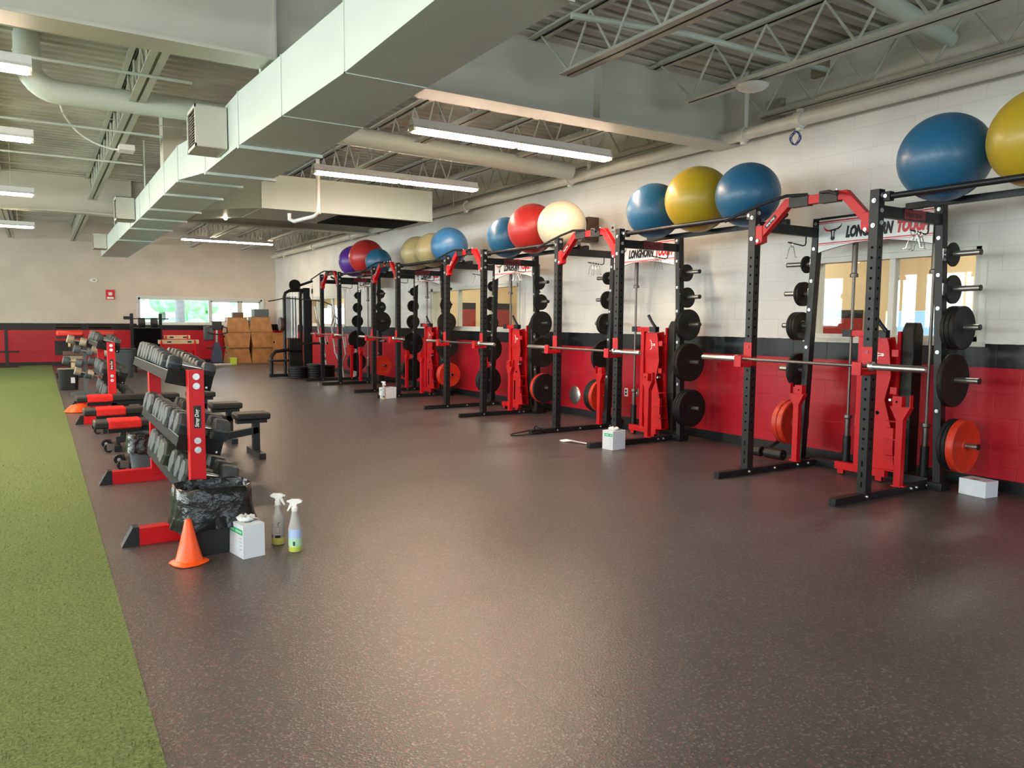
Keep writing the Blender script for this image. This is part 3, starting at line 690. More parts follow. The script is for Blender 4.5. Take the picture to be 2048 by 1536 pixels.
    text_mesh('TOUGH', .135, 'signred', 'lettering', bo, basis((0, -1, 0), (0, 0, 1), (.8665, .365, 2.228)), shear=.25, bold=.009, xs=.60)
    horn_logo(basis((0, -1, 0), (0, 0, 1), (.8665, 1.0, 2.295)), bo, .20)
    # pull-up arch
    pts = [(1.165, 2.16), (.83, 2.455), (.27, 2.455), (.025, 2.19)]; hw = .037
    def off(p, q_, r):
        d1 = Vector((q_[0]-p[0], q_[1]-p[1])).normalized(); return Vector((d1.y, -d1.x))
    P = [Vector(p) for p in pts]; nr = []
    for i in range(4):
        ds = []
        if i > 0: d = (P[i]-P[i-1]).normalized(); ds.append(Vector((-d.y, d.x)))
        if i < 3: d = (P[i+1]-P[i]).normalized(); ds.append(Vector((-d.y, d.x)))
        nn = sum(ds, Vector((0, 0))).normalized(); nr.append(nn/max(.5, nn.dot(ds[0])))
    poly = [P[i]+nr[i]*hw for i in range(4)] + [P[i]-nr[i]*hw for i in (3, 2, 1, 0)]
    b = MB(); b.prism([tuple(p) for p in poly], 'x', -.03, .03, 'red')
    b.prism([(1.15, 2.12), (1.075, 2.14), (1.075, 2.29), (1.15, 2.29)], 'x', -.036, .036, 'red'); b.prism([(.04, 2.13), (.11, 2.16), (.11, 2.29), (.04, 2.29)], 'x', -.036, .036, 'red')
    ar = b.build('pull_up_arch', t, bevel=.003)
    for a, c in ((.61, .80), (.33, .50)): 
        q = MB(); q.bb((-.036, a, 2.455-.043), (.036, c, 2.455+.043)); gp = q.build('grip_plate', ar)
        for yy in (a+.03, c-.03): MB().cyl((0, yy, 2.498), (0, yy, 2.515), .008, 'bolt', 8).build('bolt', gp)
    for yy in (1.12, .065): MB().cyl((-.036, yy, 2.155), (-.048, yy, 2.155), .015, 'bolt', 10).build('bolt', ar)
    MB().tube([(-.03, .62, 2.50), (-.07, .80, 2.51), (-.10, 1.0, 2.47), (-.14, 1.24, 2.40), (-.2, 1.37, 2.34)], .014, 'black', 10).build('grip_bar', t)
    MB().tube([(-.02, .50, 2.50), (-.07, .38, 2.49), (-.16, .24, 2.44)], .014, 'black', 10).build('grip_bar', t)
    MB().tube([(.32, 1.19, 2.36), (.16, .98, 2.39)], .022, 'black', 12).build('grip_bar', t)
    # maker's plate on the left diagonal of the arch
    dx = (P[1]-P[0]).normalized(); c = (P[0]+P[1])/2 + dx*.01; ux = Vector((0, dx.x, dx.y)); uy = Vector((0, -dx.y, dx.x))
    if ux.cross(uy).x > 0: uy = -uy
    q = MB(); q.bb((-.07, -.017, 0), (.07, .017, .0015), 'ink'); o = q.build('label_plate', ar); o.data.transform(basis(ux, uy, (-.0315, c.x, c.y)))
    text_mesh('Stray Dog', .026, 'white', 'label_text', ar, basis(ux, uy, (-.0328, c.x, c.y)) @ Matrix.Translation((-.058, -.008, .001)), shear=.2, bold=.0004)
    for yy, x in ((.83, .98), (.10, 1.03)): MB().cyl((x, yy, .075), (x, yy, .34), .036, 'black', 18, cap=False).build('bar_holder', t)
    return t
rack0 = make_rack()
RL = ['black and red power rack nearest the camera, with the whole banner in view',
      'black and red power rack second nearest, white cardboard box at its foot',
      'middle black and red power rack, between the cream ball and the light blue ball',
      'fourth power rack from the camera, small white box at its near foot',
      'farthest black and red power rack, hex bars leaning behind it']
racks = []
for i in range(5):
    r = rack0 if i == 0 else copy_tree(rack0)
    r.location = (RX, RY[i], 0); r['label'] = RL[i]; r['group'] = 'power racks along the right wall'; racks.append(r)

# ---------------------------------------------------------------- weight plates
_pc = {}
def plate_proto(d, th, k):
    key = (d, th, k)
    if key in _pc: return _pc[key]
    r = d/2; b = MB(); h = th/2
    if k.startswith('rubber'):
        pr = [(.026, -h), (.055, -h), (.06, -h+.006), (r-.05, -h+.006), (r-.035, -h), (r-.008, -h), (r, -h+.008), (r, h-.008), (r-.008, h), (r-.035, h), (r-.05, h-.006), (.06, h-.006), (.055, h), (.026, h), (.026, -h)]
    else:
        pr = [(.026, -h), (.05, -h), (.056, -h+.004), (r-.03, -h+.004), (r-.022, -h), (r-.004, -h), (r, -h+.004), (r, h-.004), (r-.004, h), (.026, h), (.026, -h)] if r > .12 else \
             [(.026, -h), (r-.003, -h), (r, -h+.003), (r, h-.003), (r-.003, h), (.026, h), (.026, -h)]
    b.lathe(pr, (0, 0, 0), 'y', 40, k)
    me = b.build('p'); m = me.data; m.name = 'weight_plate'; bpy.data.objects.remove(me)
    _pc[key] = m; return m
PK = {'s': (.20, .018, 'iron'), 't': (.17, .02, 'iron'), 'm': (.24, .024, 'iron'), 'n': (.285, .030, 'iron'), 'l': (.365, .034, 'iron'), 'L': (.45, .042, 'iron'),
      'o': (.35, .032, 'iron'), 'b': (.45, .055, 'rubber_black'), 'r': (.45, .062, 'rubber_red'), 'c': (.44, .035, 'rubber_black')}
SZ = {'s': 'small black iron', 't': 'small black iron', 'm': 'small black iron', 'n': 'medium black iron', 'l': 'medium black iron', 'o': 'medium black iron', 'L': 'large black iron',
      'b': 'large black rubber', 'c': 'large black rubber', 'r': 'red rubber'}
PEGN = ['top', 'second', 'third', 'fourth', 'lowest']
LOAD = [(['s', 'm', 'lll', 'L', 'ccr'], ['t', 'mm', 'nnn', 'o', 'rr']),
        (['ss', 'sm', 'll', 'LL', 'ccc'], ['tt', 'm', 'nn', 'L', 'rbb']),
        (['s', 'mm', 'll', 'LL', 'crc'], ['t', 'm', 'n', 'L', 'bb']),
        (['t', 'm', 'll', 'L', 'rr'], ['t', 'mm', 'n', 'L', 'bb']),
        (['s', 'm', 'L', '', 'r'], ['t', 'm', 'n', 'L', 'bb'])]
RS = ['nearest rack', 'second rack', 'middle rack', 'fourth rack', 'farthest rack']
for i in range(5):
    for side, sy in ((0, -1), (1, 1)):
        for j in range(5):
            off_ = .06
            for n_, k in enumerate(LOAD[i][side][j]):
                d, th, mk = PK[k]; z = PEGZ[j]
                o = bpy.data.objects.new('weight_plate', plate_proto(d, th, mk)); COL.objects.link(o)
                y = RY[i] + (RW if sy > 0 else 0) + sy*(flare(z)+.03+off_+th/2)
                o.location = (RX+.91, y, z-.003); o.rotation_euler = (0, random.random()*6, 0); off_ += th+.003
                cnt = len(LOAD[i][side][j]); w_ = '' if cnt == 1 else (['innermost ', 'outermost '][n_] if cnt == 2 else ['innermost ', 'middle ', 'outermost '][n_])
                tag(o, '%s plate, %son the %s peg, %s side of the %s' % (SZ[k], w_, PEGN[j], 'camera' if sy < 0 else 'far', RS[i]), 'weight plate', 'weight plates on the rack pegs')
# ---------------------------------------------------------------- barbells
def barbell(k='chrome'):
    t = thing('barbell', 'x', 'barbell')
    MB().cyl((0, -.66, 0), (0, .66, 0), .014, 'shaft', 14).build('shaft', t)
    for s in (-1, 1):
        b = MB(); b.lathe([(.014, .655), (.037, .655), (.038, .66), (.038, .685), (.03, .69), (.0255, .695), (.0255, 1.09), (.022, 1.098), (.012, 1.098), (.012, 1.09), (.001, 1.09)], (0, 0, 0), 'y', 20, k)
        if s > 0: b.v = [(x, -y, z) for x, y, z in b.v]; b.f = [f[::-1] for f in b.f]
        b.build('sleeve', t)
    return t
bb0 = barbell()
for i in range(5):
    o = bb0 if i == 0 else copy_tree(bb0)
    o.location = (RX-.105, RY[i]+.585+(.02 if i else 0), 1.058+.0255+.0); o['label'] = 'steel barbell resting on the red hooks of %s' % RN[i]; o['group'] = 'barbells on the rack hooks'
bd0 = None
for i, (lx, ly, w_) in enumerate(((.98, .83, 0), (.98, .83, 1), (.98, .83, 2), (.98, .83, 3), (.98, .83, 4), (1.03, .10, 0), (1.03, .10, 2))):
    o = bd0 = barbell('shaft') if i == 0 else copy_tree(bd0)
    o.rotation_euler = (PI/2, 0, 0); o.location = (RX+lx, RY[w_]+ly, 1.20)
    o['label'] = 'barbell stored upright %s %s' % ('behind the banner of' if ly > .5 else 'behind the near rear post of', RN[w_]); o['group'] = 'barbells stored upright'

# ---------------------------------------------------------------- spring collars on the hooks
def spring_collar():
    b = MB(); pts = [(.0, .024*math.cos(a), .024*math.sin(a)) for a in [i*PI/8 for i in range(18)]]
    pts = [(-.006+i*.0009, p[1], p[2]) for i, p in enumerate(pts)]
    L_ = [(-.006, .02, -.02), (-.012, .045, -.09), (-.012, .05, -.12), (-.012, .075, -.125), (-.012, .075, -.118)]
    R__ = [(.008, -.02, -.02), (.012, -.045, -.09), (.012, -.05, -.12), (.012, -.075, -.125), (.012, -.075, -.118)]
    b.tube(pts, .0038, 'chrome', 6); b.tube(L_, .0038, 'chrome', 6); b.tube(R__, .0038, 'chrome', 6)
    return b.build('spring_collar')
sc0 = spring_collar(); used = False
for i, (nl, nr_) in enumerate(((1, 3), (4, 3), (1, 3), (1, 2), (3, 2))):
    for side, cnt in ((1, nl), (0, nr_)):
        for j in range(cnt):
            o = sc0 if not used else sc0.copy()
            if used: COL.objects.link(o)
            used = True
            x = .52+.045*j; o.location = (RX+x, RY[i]+side*RW, 2.0585+.0045*(j<0)+(.70-x)*.0+.02-.0-.017*j/3)
            o.location.z = 2.16+(.69-x)/.22*.02-.0145; o.rotation_euler = (0, 0, random.uniform(-.5, .5))
            pos = '' if cnt == 1 else ['foremost ', 'second ', 'third ', 'fourth '][j]
            tag(o, '%sspring collar hanging on the wire hook, %s side of %s' % (pos, 'far' if side else 'camera', RN[i]), 'collar', 'spring collars hanging on rack hooks')

# ---------------------------------------------------------------- ball rails and exercise balls
def rails(y0, y1, w_):
    for x, nm in ((RX+.03, 'front'), (RX+.44, 'rear')):
        t = thing('ball_rail', '%s black rail carrying the exercise balls %s' % (nm, w_), 'rail', (x, 0, 0), 0, 'ball rails between the racks')
        if nm == 'front': b = MB(); b.cyl((0, y0+.0, 2.40), (0, y1, 2.40), .024, 'black', 16)
        else: b = MB(); b.bb((-.025, y0-.06, 2.342), (.025, y1+.06, 2.392), 'black')
        b.build('rail', t, bevel=.002 if nm == 'rear' else 0)
        for yy in (y0+.03, y1-.03):
            q = MB()
            if nm == 'front': q.bb((-.03, yy-.03, 2.365), (.03, yy+.03, 2.435)); br = q.build('bracket', t); MB().cyl((-.03, yy, 2.40), (-.042, yy, 2.40), .015, 'bolt', 10).build('bolt', br)
            else: q.bb((-.03, yy-.03, 2.339), (.03, yy+.03, 2.346)); q.build('bracket', t)
rails(.8, RY[0]-.04, 'nearest the camera')
for i in range(4):
    rails(RY[i]+RW+.04, RY[i+1]-.04, 'between %s and %s' % (RN[i].replace(' power', ''), RN[i+1].replace(' power', '')))
def exball(y, r, k, label, x=None):
    g = .205; z = 2.382+math.sqrt((r+.024)**2-g*g)
    t = thing('exercise_ball', label, 'exercise ball', (RX+.235, y, z), random.uniform(-.3, .3), 'exercise balls on the rails', rot=(random.uniform(-.5, .5), 0, random.uniform(-.3, .3)))
    MB().sphere((0, 0, 0), r, BALL[k], 48, 32, (1, 1, .985)).build('ball_skin', t, sharp=60)
    MB().lathe([(.001, .003), (.008, .003), (.011, .0)], (0, 0, r*.985-.001), 'z', 12, 'white').build('plug', t)
exball(3.22, .325, 'blue', 'blue exercise ball beside the yellow one at the right edge')
exball(2.55, .342, 'yellow', 'mustard yellow exercise ball cut off by the right edge')
exball(5.085, .305, 'blue', 'blue exercise ball right beside the nearest rack, right of a yellow ball')
exball(5.735, .338, 'yellow', 'mustard yellow exercise ball between two blue balls')
exball(6.39, .305, 'blue', 'blue exercise ball left of the mustard yellow ball, above the second banner')
exball(8.14, .32, 'white', 'cream exercise ball beside the red ball')
exball(8.83, .343, 'red', 'red exercise ball between the cream ball and a blue ball')
exball(9.50, .295, 'blue', 'blue exercise ball partly hidden behind the red ball, middle rack')
exball(11.33, .31, 'lightblue', 'light blue exercise ball beside two beige balls')
exball(11.96, .295, 'beige', 'beige exercise ball touching the light blue ball')
exball(12.575, .295, 'beige', 'beige exercise ball at the left end beside the other beige ball')
exball(14.42, .262, 'blue', 'small dark blue exercise ball in front of the far red ball')
exball(15.06, .365, 'red', 'large red exercise ball between the purple and small blue balls')
exball(15.79, .335, 'purple', 'purple exercise ball, farthest of all')

# ---------------------------------------------------------------- benches stored upright inside the racks
def stored_bench():
    t = thing('adjustable_bench', 'x', 'weight bench')
    b = MB(); b.bb((-.04, .0, .05), (.02, .50, .12), 'red'); b.build('base_bar', t, bevel=.002)
    for y in (.06, .44):
        MB().bb((-.035, y-.03, .012), (-.03, y+.03, .06), 'red').build('caster_bracket', t); MB().bb((.01, y-.03, .012), (.015, y+.03, .06), 'red').build('caster_bracket', t)
        MB().cyl((-.028, y, .024), (.008, y, .024), .024, 'rubber_black', 16).build('wheel', t)
    PL = [(y_-.07, z_) for y_, z_ in ((.0, .12), (.27, .10), (.33, .30), (.33, .62), (.27, .80), (.33, 1.0), (.31, 1.28), (.12, 1.30), (.10, 1.22), (.07, .95), (.12, .74), (.05, .5))]
    b = MB(); b.prism(PL, 'x', -.012, .0, 'red'); b.prism(PL, 'x', .10, .112, 'red')
    b.bb((0, .22, .12), (.10, .26, 1.29), 'red'); b.build('frame', t, bevel=.002)
    b = MB(); b.bb((-.03, .26, .10), (.03, .315, 1.30), 'red'); b.build('front_tube', t, bevel=.002)
    b = MB(); b.cyl((-.013, .11, .62), (-.0135, .11, .62), .018, 'dark', 12); b.bb((-.0135, .14, .18), (-.012, .175, .48), 'dark'); b.build('cut_out', t)
    horn_logo(basis((0, 0, 1), (0, 1, 0), (-.0125, .13, 1.14)), t, .13, 'white', 'white')
    for z in (.12, .25, .40, .56): MB().bb((-.07, -.10, z), (.06, .0, z+.006), 'red').build('shelf_fin', t)
    MB().bb((-.05, -.07, .30), (-.013, .0, .50), 'red').build('seat_carrier', t)
    # upper cross bar with black grips
    b = MB(); b.bb((-.03, .14, 1.30), (.02, .40, 1.355), 'red'); cb = b.build('cross_bar', t, bevel=.002)
    for a, c in ((.05, .16), (.39, .48)): MB().bb((-.036, a, 1.294), (.026, c, 1.361), 'black').build('grip', cb)
    MB().tube([(-.03, .05, 1.35), (-.05, .10, 1.42), (-.06, .15, 1.50)], .018, 'black', 12).build('handle', t)
    b = MB(); b.loft([[(.125+a, -.11, z), (.28-a, -.11, z), (.28-a, -.0, z), (.125+a, -.0, z)] for z, a in ((.09, .0), (1.36, .0), (1.43, .04))], 'pad'); b.build('pad', t, bevel=.012)
    b = MB(); b.bb((.112, .0, .15), (.17, .03, 1.35), 'red'); b.build('pad_backing', t)
    for z in (1.16, .83): 
        MB().bb((-.03, -.07, z-.03), (-.013, -.01, z+.03), 'red').build('bracket', t)
    MB().cyl((-.012, -.03, .75), (-.06, -.03, .75), .012, 'bolt', 10).build('pop_pin', t)
    return t
sb0 = stored_bench()
for i, (dy, rz) in enumerate(((.30, 0), (.17, 0), (.22, 0), (.20, 0))):
    o = sb0 if i == 0 else copy_tree(sb0)
    o.location = (RX+.80, RY[i]+dy, 0); o['label'] = 'red bench with black pad stored upright inside %s' % RN[i]; o['group'] = 'benches stored upright in the racks'

# padded roller and other small things on the floor behind the racks
t = thing('roller_pad', 'black foam roller pads lying by the wall, behind the nearest rack', 'roller', (RX+.80, RY[0]+RW+.32, 0))
MB().cyl((0, .17, .075), (0, .37, .075), .055, 'pad', 20).build('roller', t, bevel=.008); MB().cyl((0, -.1, .075), (0, .12, .075), .055, 'pad', 20).build('roller', t, bevel=.008)
b = MB(); b.cyl((0, -.12, .075), (0, .38, .075), .014, 'black', 10); b.beam((0, .145, .075), (.16, .05, .22), .04, .03); b.build('arm', t)
t = thing('roller_pad', 'two dark round foam pads on the floor behind the second rack', 'roller', (RX+.95, RY[1]+RW+.10, 0))
for y in (-.24, .0): MB().cyl((0, y, .07), (0, y+.13, .07), .07, 'pad', 18).build('roller', t, bevel=.01)
MB().cyl((0, -.26, .07), (0, .15, .07), .014, 'black', 8).build('axle', t)
# wall fittings
def outlet(y, z, lab, k='white'):
    t = thing('wall_outlet', lab, 'outlet', (XW, y, z)); MB().bb((-.008, -.036, -.058), (0, .036, .058), k).build('cover_plate', t, bevel=.002)
    if k == 'white':
        for dz in (-.022, .022): MB().bb((-.010, -.017, dz-.015), (-.008, .017, dz+.015), 'ink').build('socket', t)
    else: MB().bb((-.014, -.006, -.012), (-.008, .006, .012), 'white').build('switch', t)
outlet(4.528, .46, 'white and black wall outlet behind the nearest rack'); outlet(8.05, .445, 'white and black wall outlet on the red wall behind the second rack'); outlet(7.83, .455, 'metal switch plate right of the white outlet behind the second rack', 'plate')
o = MB().lathe([(.001, -.02), (.12, -.016), (.135, -.006), (.14, 0)], (0, 0, 0), 'x', 32, 'plate').build('wall_cover', None, (XW, 9.24, .302)); tag(o, 'round dull steel cover plate on the red wall between second and middle racks', 'cover plate')
t = thing('wall_speaker', 'small brown wall speaker behind the cream ball', 'speaker', (6.80, 8.85, 2.74)); MB().bb((-.1, -.13, -.17), (.1, .13, .17), 'brush').build('cabinet', t, bevel=.01); MB().bb((-.108, -.11, -.15), (-.1, .11, .15), 'iron').build('grille', t)
MB().bb((.1, -.02, -.02), (.1005, .02, .02), 'black').build('bracket', t)
t = thing('thermostat', 'tiny white box on the wall above the second rack', 'thermostat', (XW, 8.38, 2.73)); MB().bb((-.03, -.05, -.05), (0, .05, .05), 'white').build('case', t, bevel=.004); MB().bb((-.032, -.02, -.015), (-.03, .02, .015), 'ink').build('display', t)

# ================================================================ dumbbell racks
TH = math.radians(14)
def tray_pt(xc, zc, u, w): return (xc+u*math.cos(TH)+w*math.sin(TH), zc-u*math.sin(TH)+w*math.cos(TH))
TR = [(.815, 1.02), (.868, .59), (.90, .25)]     # centre of the end plate, x and z, top to bottom
def dumbbell_rack():
    t = thing('dumbbell_rack', 'x', 'dumbbell rack')
    for y in (0, 2.04):
        b = MB(); b.bb((.79, y-.05, .06), (.885, y+.04, 1.085), 'red'); p = b.build('post', t, bevel=.003)
        if y == 0:
            for z in (1.045, .985, .635, .575):
                q = MB(); q.lathe([(.001, -.012), (.012, -.012), (.013, -.005), (.021, -.005), (.021, 0)], (.8375, -.05, z), 'y', 14, 'bolt'); q.build('bolt', p)
            q = MB(); q.bb((.818, -.0515, .715), (.862, -.05, .86), 'ink'); q.build('label_plate', p)
            text_mesh('Stray Dog', .032, 'white', 'label_text', p, basis((0, 0, 1), (-1, 0, 0), (.846, -.0522, .722)), shear=.2, bold=.0006, xs=.86)
        b = MB(); b.bb((.47, y-.04, .0), (1.0, y+.04, .11), 'red'); f = b.build('foot', t, bevel=.003)
        q = MB(); q.prism([(.385, 0), (.485, 0), (.485, .118), (.45, .118)], 'y', y-.043, y+.043, 'black'); q.build('end_cap', f)
        q = MB(); q.prism([(.99, 0), (1.07, 0), (1.02, .118), (.99, .118)], 'y', y-.043, y+.043, 'black'); q.build('end_cap', f)
    for i, (xc, zc) in enumerate(TR):
        for y in (.055, 1.985):
            P = [tray_pt(xc, zc, u, w_) for u, w_ in ((-.14, -.05), (.14, -.05), (.14, .05), (-.14, .05))]
            q = MB(); q.prism(P, 'y', y-.004, y+.004, 'tray'); e = q.build('end_plate', t)
            if y < .1:
                for u in (.02, .11): c = tray_pt(xc, zc, u, -.03); MB().cyl((c[0], y-.004, c[1]), (c[0], y-.008, c[1]), .007, 'bolt', 8).build('bolt', e)
        for s in (-1, 1):
            q = MB(); P = [tray_pt(xc, zc, u*s, w_) for u, w_ in ((.07, -.002), (.135, -.002), (.135, .03), (.140, .03), (.140, -.034), (.134, -.034), (.134, -.008), (.07, -.008))]
            q.prism(P if s > 0 else P[::-1], 'y', .055, 1.985, 'tray')
            r = q.build('tray_rail', t)
            if s < 0:
                P = [tray_pt(xc, zc, u, w_) for u, w_ in ((-.141, .03), (-.134, .03), (-.134, .033), (-.141, .033))]
                MB().prism(P[::-1], 'y', .055, 1.985, 'bolt').build('worn_edge', r)
    return t
dr0 = dumbbell_rack(); dr0.location = (0, 5.18, 0); dr0['label'] = 'red and black three tier dumbbell rack nearest the camera'; dr0['group'] = 'dumbbell racks'
dr1 = copy_tree(dr0); dr1.location = (-.02, 11.54, 0); dr1['label'] = 'red and black dumbbell rack farther back, behind the benches'

def dumb_proto(r, L, hl, k):
    t = thing('dumbbell', 'x', 'dumbbell')
    for s in (-1, 1):
        a, c = s*hl/2, s*L/2
        b = MB(); pr = [(r*.55, a), (r*.92, a+s*.008), (r, a+s*.02), (r, c-s*.022), (r*.80, c), (r*.4, c-s*.002), (.001, c-s*.002)]
        if s < 0: pr = pr[::-1]
        b.lathe(pr, (0, 0, 0), 'x', 6, k); b.build('head', t, bevel=.006)
    MB().lathe([(.012, -hl/2-.004), (.013, -hl/2+.02), (.017, 0), (.013, hl/2-.02), (.012, hl/2+.004)], (0, 0, 0), 'x', 14, 'chrome').build('handle', t)
    return t
_dp = {}
def dumbbell(rack, tier, y, r, L, k, label, first=[True]):
    key = (round(r, 3), L, k)
    if key not in _dp: o = _dp[key] = dumb_proto(r, L, .125, k)
    else: o = copy_tree(_dp[key])
    xc, zc = TR[tier]; x, z = tray_pt(xc, zc, random.uniform(-.012, .012), .033+r*.866)
    o.location = (x + (0 if rack == 0 else -.02), y, z); o.rotation_euler = (random.choice((0, 0, 0)), TH, 0)
    tag(o, label, 'dumbbell', 'dumbbells on the %s rack' % ('nearest' if rack == 0 else 'farther'))
TN = ['top', 'middle', 'bottom']
for rk, y0 in ((0, 5.18), (1, 11.54)):
    for tier in range(3):
        if tier == 0: n, ra, rb = 11, .056, .082
        elif tier == 1: n, ra, rb = 10, .085, .085
        else: n, ra, rb = 9, .098, .10
        ys = []
        y = y0+.17
        for i in range(n):
            r = ra+(rb-ra)*i/(n-1); y += (r if i else 0); ys.append((y, r)); y += r + (1.80-sum(2*(ra+(rb-ra)*j/(n-1)) for j in range(n)))/(n) 
        for i, (y, r) in enumerate(ys):
            if rk == 0 and tier == 2 and i in (3,): continue
            if rk == 1 and tier == 0 and i in (5, 6): continue
            r = round(r, 3) if tier else [.056, .062, .070, .076, .082][min(4, i//2)]
            nn = ORD[i] + ' place from the near end' if i else 'in the nearest place'
            if i == n-1: nn = 'at the far end'
            dumbbell(rk, tier, y, r, .30 if tier == 0 else (.34 if tier == 1 else .36), 'dumb2' if tier == 2 and i in (4, 5) else 'dumb',
                     '%s dumbbell %s, %s tier of the %s rack' % ('greenish grey' if tier == 2 and i in (4, 5) else 'grey', nn, TN[tier], 'nearest' if rk == 0 else 'farther'))

# ---------------------------------------------------------------- adjustable benches with red covers
def bench():
    t = thing('adjustable_bench', 'x', 'weight bench')
    def pad(x0, x1, nm, w_=.13):
        b = MB(); b.bb((x0, -w_, .385), (x1, w_, .455), 'pad'); return b.build(nm, t, bevel=.018)
    pad(.0, 1.16, 'back_pad'); pad(1.26, 1.60, 'seat_pad')
    b = MB(); b.bb((.115, -.136, .380), (.40, .136, .461), 'towel'); b.build('red_cover', t, bevel=.016)
    b = MB(); b.bb((.12, -.03, .33), (1.15, .03, .385)); b.bb((1.28, -.05, .345), (1.58, .05, .385)); b.build('pad_bracket', t)
    b = MB(); b.beam((.30, 0, .10), (1.50, 0, .27), .07, .07); b.beam((.36, 0, .12), (.42, 0, .36), .06, .06); b.build('spine', t, bevel=.003)
    b = MB(); b.bb((1.44, -.035, .06), (1.51, .035, .35)); b.build('rear_post', t, bevel=.003)
    b = MB(); b.bb((1.44, -.27, 0), (1.51, .27, .06)); b.build('rear_foot', t, bevel=.003)
    b = MB(); b.bb((.27, -.20, .0), (.34, .20, .06)); b.bb((.20, -.2, .02), (.27, -.19, .09), 'shaft'); b.bb((.20, .19, .02), (.27, .2, .09), 'shaft'); b.build('front_foot', t, bevel=.002)
    for y in (-.17, .17):
        b = MB(); b.cyl((.215, y-.018, .045), (.215, y+.018, .045), .045, 'rubber_black', 18); b.cyl((.215, y-.019, .045), (.215, y+.019, .045), .016, 'bolt', 10); b.build('wheel', t)
    b = MB(); b.beam((.50, .0, .15), (.78, 0, .34), .02, .05); b.build('ladder_bar', t)
    return t
be0 = bench()
for i, (x, y, l) in enumerate(((.40, 8.02, 'black bench with a red end cover, nearest of the three'), (.365, 9.13, 'black bench with a red end cover, middle of the three'), (.355, 10.64, 'black bench with a red end cover, farthest of the three, by the second dumbbell rack'))):
    o = be0 if i == 0 else copy_tree(be0); o.location = (x, y, 0); o['label'] = l; o['group'] = 'benches between the dumbbell racks'

# ---------------------------------------------------------------- bins
def rrect(cx, cy, z, a, b_, n=48, p=4.0, wob=0, seed=0, amp=0):
    q = random.Random(seed); ph = [q.random()*6.28 for _ in range(6)]; out = []
    for i in range(n):
        t = 2*PI*i/n; c, s_ = math.cos(t), math.sin(t); rr_ = (abs(c)**p+abs(s_)**p)**(-1/p)
        w_ = 1+wob*(math.sin(7*t+ph[0])+.7*math.sin(13*t+ph[1])+.5*math.sin(19*t+ph[2]))
        out.append((cx+a*c*rr_*w_, cy+b_*s_*rr_*w_, z+amp*(math.sin(3*t+ph[3])+.6*math.sin(8*t+ph[4]))))
    return out
def bin_(x, y, h, a, b_, label, k, drop, rz=0, seed=1):
    t = thing('trash_bin', label, 'trash can', (x, y, 0), rz)
    b = MB(); b.loft([rrect(0, 0, z, a*f, b_*f) for z, f in ((0, .80), (.01, .82), (h-.02, .97), (h, 1.0))] + [rrect(0, 0, z, a*f, b_*f) for z, f in ((h, .97), (.03, .78))], k); b.build('bin_body', t)
    if drop:
        b = MB(); R = [rrect(0, 0, h-drop, a*1.12, b_*1.14, 96, 4, .022, seed, .012), rrect(0, 0, h-drop+.01, a*1.17, b_*1.2, 96, 4, .03, seed+1, .012), rrect(0, 0, h-drop*.65, a*1.10, b_*1.12, 96, 4, .02, seed+2, .004),
             rrect(0, 0, h-drop*.3, a*1.07, b_*1.08, 96, 4, .014, seed+3), rrect(0, 0, h+.004, a*1.04, b_*1.05, 96, 4, .010, seed+4, .003), rrect(0, 0, h+.010, a*1.0, b_*1.0, 96, 4, .012, seed+5, .003),
             rrect(0, 0, h-.03, a*.93, b_*.92, 96, 4, .02, seed+6), rrect(0, 0, h-.16, a*.86, b_*.85, 96, 4, .03, seed+7), rrect(0, 0, .06, a*.68, b_*.68, 96, 4, .03, seed+8)]
        b.loft(R, 'bag', cap=False); b.add(R[-1], [list(range(96))], 'bag'); b.build('bin_liner', t, sharp=80)
    return t
bin_(.865, 4.845, .40, .205, .155, 'black bin with a shiny black liner, in front of the nearest dumbbell rack', 'binplastic', .24, .10, 5)
bin_(.80, 7.56, .37, .155, .13, 'grey bin with a black liner, behind the rear post of the nearest dumbbell rack', 'greyplastic', .16, 0, 21)
t = bin_(.47, 17.25, .42, .19, .17, 'black bin with a white label, near the turf behind the farther dumbbell rack', 'binplastic', 0)
MB().bb((.03, -.168, .14), (.10, -.164, .25), 'board').build('paper_label', t); MB().bb((-.19, -.175, .41), (.2, -.13, .435), 'tan').build('rim_strip', t)
# ---------------------------------------------------------------- cones
t = thing('traffic_cone', 'tall orange plastic cone beside the white wipes box', 'cone', (.692, 4.63, 0), .3)
b = MB(); b.lathe([(.088, .0), (.090, .003), (.088, .012), (.078, .02), (.072, .03), (.045, .135), (.020, .245), (.016, .255), (.011, .258), (.010, .25), (.03, .15), (.066, .02), (.07, .001)], n=36, k='orange')
b.build('cone_body', t)
R = [rrect(0, 0, z, a, a, 40, 3.2, 0, 3, am) for z, a, am in ((.003, .088, 0), (.006, .098, .002), (.010, .098, .002), (.022, .072, 0))]; MB().loft(R, 'orange', cap=False).build('base', t)
b = MB(); b.lathe([(.19, .005), (.195, .01), (.15, .06), (.10, .10), (.05, .115), (.045, .11), (.09, .09), (.14, .05), (.18, .005)], n=32, k='orange')
t = thing('disc_cone', 'flat orange disc cone on the floor by the turf, next to the benches', 'cone', (.47, 13.1, 0)); b.build('cone_body', t)
